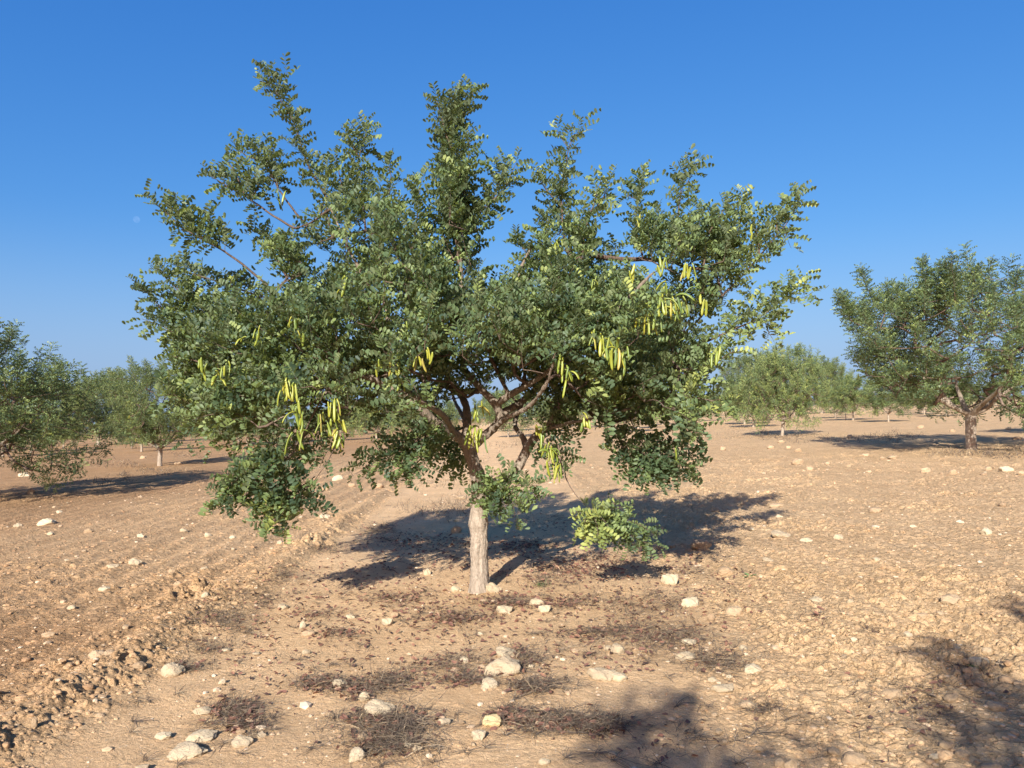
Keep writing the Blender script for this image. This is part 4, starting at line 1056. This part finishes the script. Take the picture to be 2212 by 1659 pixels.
def build_weeds():
    rs = np.random.RandomState(31); rng = random.Random(31)
    V = []; L = []; T = []; C = []; off = 0
    lP = []
    strands = [(rng.uniform(250, 1650), rng.uniform(1290, 1655), 6, 4, 12, 0, 0) for _ in range(120)] + [(rng.uniform(600, 1500), rng.uniform(1150, 1330), 8, 4, 12, 0, 1) for _ in range(50)]
    for px, py, hw, hh, amt, upr, lit in PATCHES + strands:
        for k in range(int(amt * (1.0 if upr > .7 else 1.8))):
            if k % 12 == 0: cu_, cv_ = rng.gauss(0, .5) * hw, rng.gauss(0, .5) * hh
            u = cu_ + rng.gauss(0, .16) * hw; v = cv_ + rng.gauss(0, .2) * hh
            g = ground_at(px + u, py + v); x, y = g[0], g[1]; r_ = math.hypot(x, y); z = gz(x, y) + .006
            far = r_ > 14; up = rng.random() < (upr if far or upr > .7 else upr * .15)
            ln = rng.uniform(.05, .17) * (1.5 if far else 1) * (1 if up or rng.random() < .8 else 2); w = rng.uniform(.0009, .0021) * max(1, r_ / 6.5)
            az = rng.uniform(0, 6.28); d = np.array([math.cos(az), math.sin(az) * .8, (rng.uniform(.5, 2.2) if far or upr > .7 else rng.uniform(.15, .7)) if up else rng.uniform(0, .25)]); d = unit(d)
            p = np.array([x, y, z]); n = 4; side0 = unit(np.array([-d[1], d[0], .3]) + rs.normal(0, .3, 3)); pts = []
            for i in range(n + 1):
                pts.append((p.copy(), w * (1 - .6 * i / n)))
                d = unit(d + rs.normal(0, .36, 3) + np.array([0, 0, -.05 if up else (-.12 if p[2] > z + .02 else .10)])); p = p + d * ln / n
                p[2] = max(p[2], z - .003) if up else min(max(p[2], z - .003), z + (.028 if amt > 20 else .014))
            for q, ww in pts:
                V.append(q - side0 * ww); V.append(q + side0 * ww)
            for i in range(n):
                a = off + 2 * i; L += [a, a + 1, a + 3, a + 2]; T.append(4)
            C += [min(1, max(0, rng.gauss(.40, .25)))] * (2 * (n + 1)); off += 2 * (n + 1)
        for k in range(int(lit * 4.0)):
            g = ground_at(px + rng.gauss(0, .5) * hw, py + rng.gauss(0, .5) * hh); lP.append((g[0], g[1]))
    # scattered litter beneath the crown
    for k in range(2600):
        a = rng.uniform(0, 6.28); r_ = 2.6 * math.sqrt(rng.random()); lP.append((T0[0] + math.cos(a) * r_, TY + math.sin(a) * r_))
    me = raw_mesh('dry_weeds', np.array(V), L, T, M['dry'], False, {'tint': C})
    tag(obj('dry_weeds', me), 'dry grey brown weeds and thin twigs in tangled patches', 'dry weeds', kind='stuff')
    V = []; L = []; T = []; C = []; off = 0
    for x, y in lP:
        l = rng.uniform(.020, .055); w = l * rng.uniform(.35, .55); a = rng.uniform(0, 6.28); cu = rng.uniform(-.2, .5)
        v, f = leaflet(l, w, 0, cu)
        m = Matrix.Rotation(a, 3, 'Z') @ Matrix.Rotation(rng.uniform(-.5, .3), 3, 'Y') @ Matrix.Rotation(rng.uniform(-.9, .9), 3, 'X')
        v = v @ np.array(m).T + np.array([x, y, gz(x, y) + .010])
        V.append(v)
        for ff in f: L += [off + i for i in ff]; T.append(len(ff))
        C += [min(1, max(0, rng.gauss(.45, .28)))] * len(v); off += len(v)
    me = raw_mesh('leaf_litter', np.concatenate(V), L, T, M['litter'], True, {'tint': C})
    tag(obj('leaf_litter', me), 'fallen reddish brown leaflets littering the bare strip', 'leaf litter', kind='stuff')

def green_plant(name, px, py, n, ln, width, label, cat, grass=False):
    rng = random.Random(px); g = ground_at(px, py); z = gz(g[0], g[1])
    V = []; L = []; T = []; C = []; off = 0
    for k in range(n):
        a = rng.uniform(0, 6.28); up = rng.uniform(.4, 1.6) if grass else rng.uniform(.25, .9); d = unit(np.array([math.cos(a), math.sin(a), up]))
        p = np.array([rng.gauss(0, .03) * (1.5 if grass else .6), rng.gauss(0, .03) * (1.2 if grass else .6), 0]); l = ln * rng.uniform(.6, 1.1); m = 5
        side = unit(np.cross(d, [0, 0, 1])); pts = []
        for i in range(m + 1):
            t = i / m; w = width * (math.sin(math.pi * min(.97, t * .9 + .08)) if not grass else (1 - .85 * t))
            pts.append((p.copy(), w)); d = unit(d + np.array([0, 0, -.18])); p = p + d * l / m
        for q, w in pts: V += [q - side * w, q + np.array([0, 0, -.3 * w]), q + side * w]
        for i in range(m):
            b_ = off + 3 * i; L += [b_, b_ + 1, b_ + 4, b_ + 3, b_ + 1, b_ + 2, b_ + 5, b_ + 4]; T += [4, 4]
        C += [rng.random()] * (3 * (m + 1)); off += 3 * (m + 1)
    me = raw_mesh(name, np.array(V), L, T, M['weed'], True, {'tint': C})
    tag(obj(name, me, loc=(g[0], g[1], z)), label, cat)

# ------------------------------------------------------------------ build
build_ground()
main_tree()
_pr = random.Random(3)
PODS = [pod_cluster_mesh(_pr, n, .17, .05) for n in (4, 6, 8)]
MID = [orchard_tree_meshes(11, 4.7, 5.4, 520, 1, 1.30, .026, 12, .014, trunk_h=.85, greens=.48),
       orchard_tree_meshes(23, 4.5, 5.2, 520, 1, 1.30, .026, 11, .014, lean=.12, trunk_h=.75, greens=.60),
       orchard_tree_meshes(37, 4.8, 5.6, 560, 1, 1.25, .026, 15, .014, trunk_h=.95, greens=.32)]
FAR = [orchard_tree_meshes(51 + k, 4.6, 5.2, 260, 1, 2.2, .048, 8, .03, greens=g) for k, g in enumerate((.5, .62, .42))]
def bt(name, meshes, px, py, hpx, label, rz=0, group=None, pods=0, base=4.6, wide=1.0, seed=1):
    g = ground_at(px, py); s = hpx / F * g[1] / base
    r_ = place_tree(name, meshes, g[0], g[1], s, rz, label, group, pods, seed=seed)
    r_.scale = (s * wide, s * wide, s); return r_
bt('carob_tree', MID[2], -85, 1085, 385, 'dark carob tree cut off by the left edge, drooping low over its shadow', 0.6, pods=14, wide=1.2, seed=2)
bt('carob_tree', MID[1], 212, 962, 168, 'small pale green carob tree second from the left with a short pale trunk', 2.1, pods=12, wide=1.0, seed=3)
bt('carob_tree', MID[0], 345, 1006, 215, 'carob tree with a straight pale trunk partly behind the main tree on the left', 4.0, pods=16, wide=1.0, seed=4)
bt('carob_tree', FAR[2], 130, 948, 120, 'dark carob tree filling the gap behind the left edge tree', 1.0, wide=1.1)
bt('carob_tree', MID[1], 536, 962, 165, 'carob tree whose trunk shows under the main tree left boughs', 5.0, pods=6, wide=1.1, seed=5)
bt('carob_tree', MID[1], 1690, 941, 205, 'bright green carob tree with a short leaning trunk right of the main tree', 0.3, pods=18, wide=.72, seed=6)
bt('carob_tree', MID[0], 1626, 897, 130, 'carob tree behind and left of the bright green one', 2.4, pods=8, wide=1.0, seed=7)
bt('carob_tree', MID[1], 1775, 893, 128, 'yellowish carob tree between the bright green tree and the tall right one', 3.3, pods=12, wide=1.0, seed=8)
bt('carob_tree', MID[2], 2098, 971, 395, 'tall carob tree with a thick dark trunk near the right edge', 5.4, pods=6, wide=1.2, seed=10)
bt('carob_tree', MID[1], 2330, 935, 200, 'carob tree just beyond the right edge of the picture', 5.9, seed=11)
SPARSE = orchard_tree_meshes(71, 4.7, 5.2, 260, 1, 1.3, .030, 9, .02)
# the tree behind the camera whose shadow falls across the lower right corner
place_tree('carob_tree', SPARSE, 1.0, -4.35, 1.08, 1.2, 'carob tree behind the viewer that shades the lower right corner').scale = (1.3, 1.15, 1.06)
# far orchard
rng = random.Random(8)
FARL = 'distant carob tree in the far orchard rows'
k = 0
for j, Y in enumerate([60, 72, 86, 103, 124, 150, 180]):
    half = Y * .80; n = int(2 * half / 10.0)
    for i in range(n):
        x = -half + i * 10.0 + rng.uniform(-.8, .8) + (j % 2) * 3.1 - 0.035 * Y; y = Y + rng.uniform(-1, 1)
        px = CX + x / y * F
        if Y < 60 and (470 < px < 1520): continue
        s = rng.uniform(.72, 1.05)
        place_tree('carob_tree', FAR[k % 3], x, y, s, rng.uniform(0, 6.28), FARL, 'distant orchard trees'); k += 1
build_stones()
build_clods()
build_weeds()
green_plant('grass_tuft', 1172, 1262, 90, .10, .0016, 'small fresh green grass tuft right of the main trunk base', 'grass tuft', True)
green_plant('seedling', 1622, 1252, 12, .10, .016, 'small dark green broad leaved seedling on the right tilled soil', 'seedling')
green_plant('weed', 2112, 1445, 60, .07, .004, 'small green weed beside a pale stone at the right shadow edge', 'weed')

# white tag on a stake, thin dark stake
def stake(px, py, hpx, w, mat, name, label, card=False):
    g = ground_at(px, py); H = hpx / F * g[1]; t = Tubes(); t.add([(0, 0, -.1), (0.01, 0, H * .5), (0, 0, H)], [w, w * .9, w * .8], 8)
    if not card:
        o = obj(name, t.mesh(name, mat), loc=(g[0], g[1], gz(g[0], g[1]))); tag(o, label, 'stake'); return
    root = empty(name, (g[0], g[1], gz(g[0], g[1]))); tag(root, label, 'marker')
    obj('stake', t.mesh('stake', M['branch']), root)
    bm = bmesh.new(); bmesh.ops.create_cube(bm, size=1)
    bmesh.ops.scale(bm, vec=(.34, .12, .46), verts=bm.verts); bmesh.ops.bevel(bm, geom=bm.edges[:], offset=.03, segments=2, affect='EDGES')
    me = bpy.data.meshes.new('box'); bm.to_mesh(me); bm.free(); me.materials.append(M['white'])
    obj('box', me, root, (0, 0, H))
stake(1889, 884, 36, .035, None, 'box_on_stake', 'small white box on a stake far off between the right hand trees', True)
stake(1827, 908, 15, .04, M['dark'], 'stake', 'short dark stake standing in the soil left of the tall right tree')

# ------------------------------------------------------------------ day moon
g = at(295, 474, 9000.0) 
bm = bmesh.new(); bmesh.ops.create_uvsphere(bm, u_segments=32, v_segments=16, radius=7.0 / F * 9000)
me = bpy.data.meshes.new('moon'); bm.to_mesh(me); bm.free()
m = bpy.data.materials.new('moonlit_air'); m.use_nodes = True; n = m.node_tree.nodes; l = m.node_tree.links; n.clear()
em = n.new('ShaderNodeEmission'); em.inputs['Color'].default_value = (1, .95, .95, 1)
tcn = n.new('ShaderNodeTexCoord'); tt = noise_n(n, l, .018, 3, .6, tcn.outputs['Object']); rr = ramp(n, [(.35, (.004, .004, .004)), (.6, (.018, .018, .018))]); l.new(tt.outputs[0], rr.inputs[0]); l.new(rr.outputs[0], em.inputs['Strength'])
tr = n.new('ShaderNodeBsdfTransparent'); ad = n.new('ShaderNodeAddShader'); ou = n.new('ShaderNodeOutputMaterial')
l.new(em.outputs[0], ad.inputs[0]); l.new(tr.outputs[0], ad.inputs[1]); l.new(ad.outputs[0], ou.inputs['Surface'])
me.materials.append(m)
mo = obj('moon', me, loc=tuple(g)); mo.visible_shadow = True
tag(mo, 'faint pale daytime moon low in the blue sky on the left', 'moon')
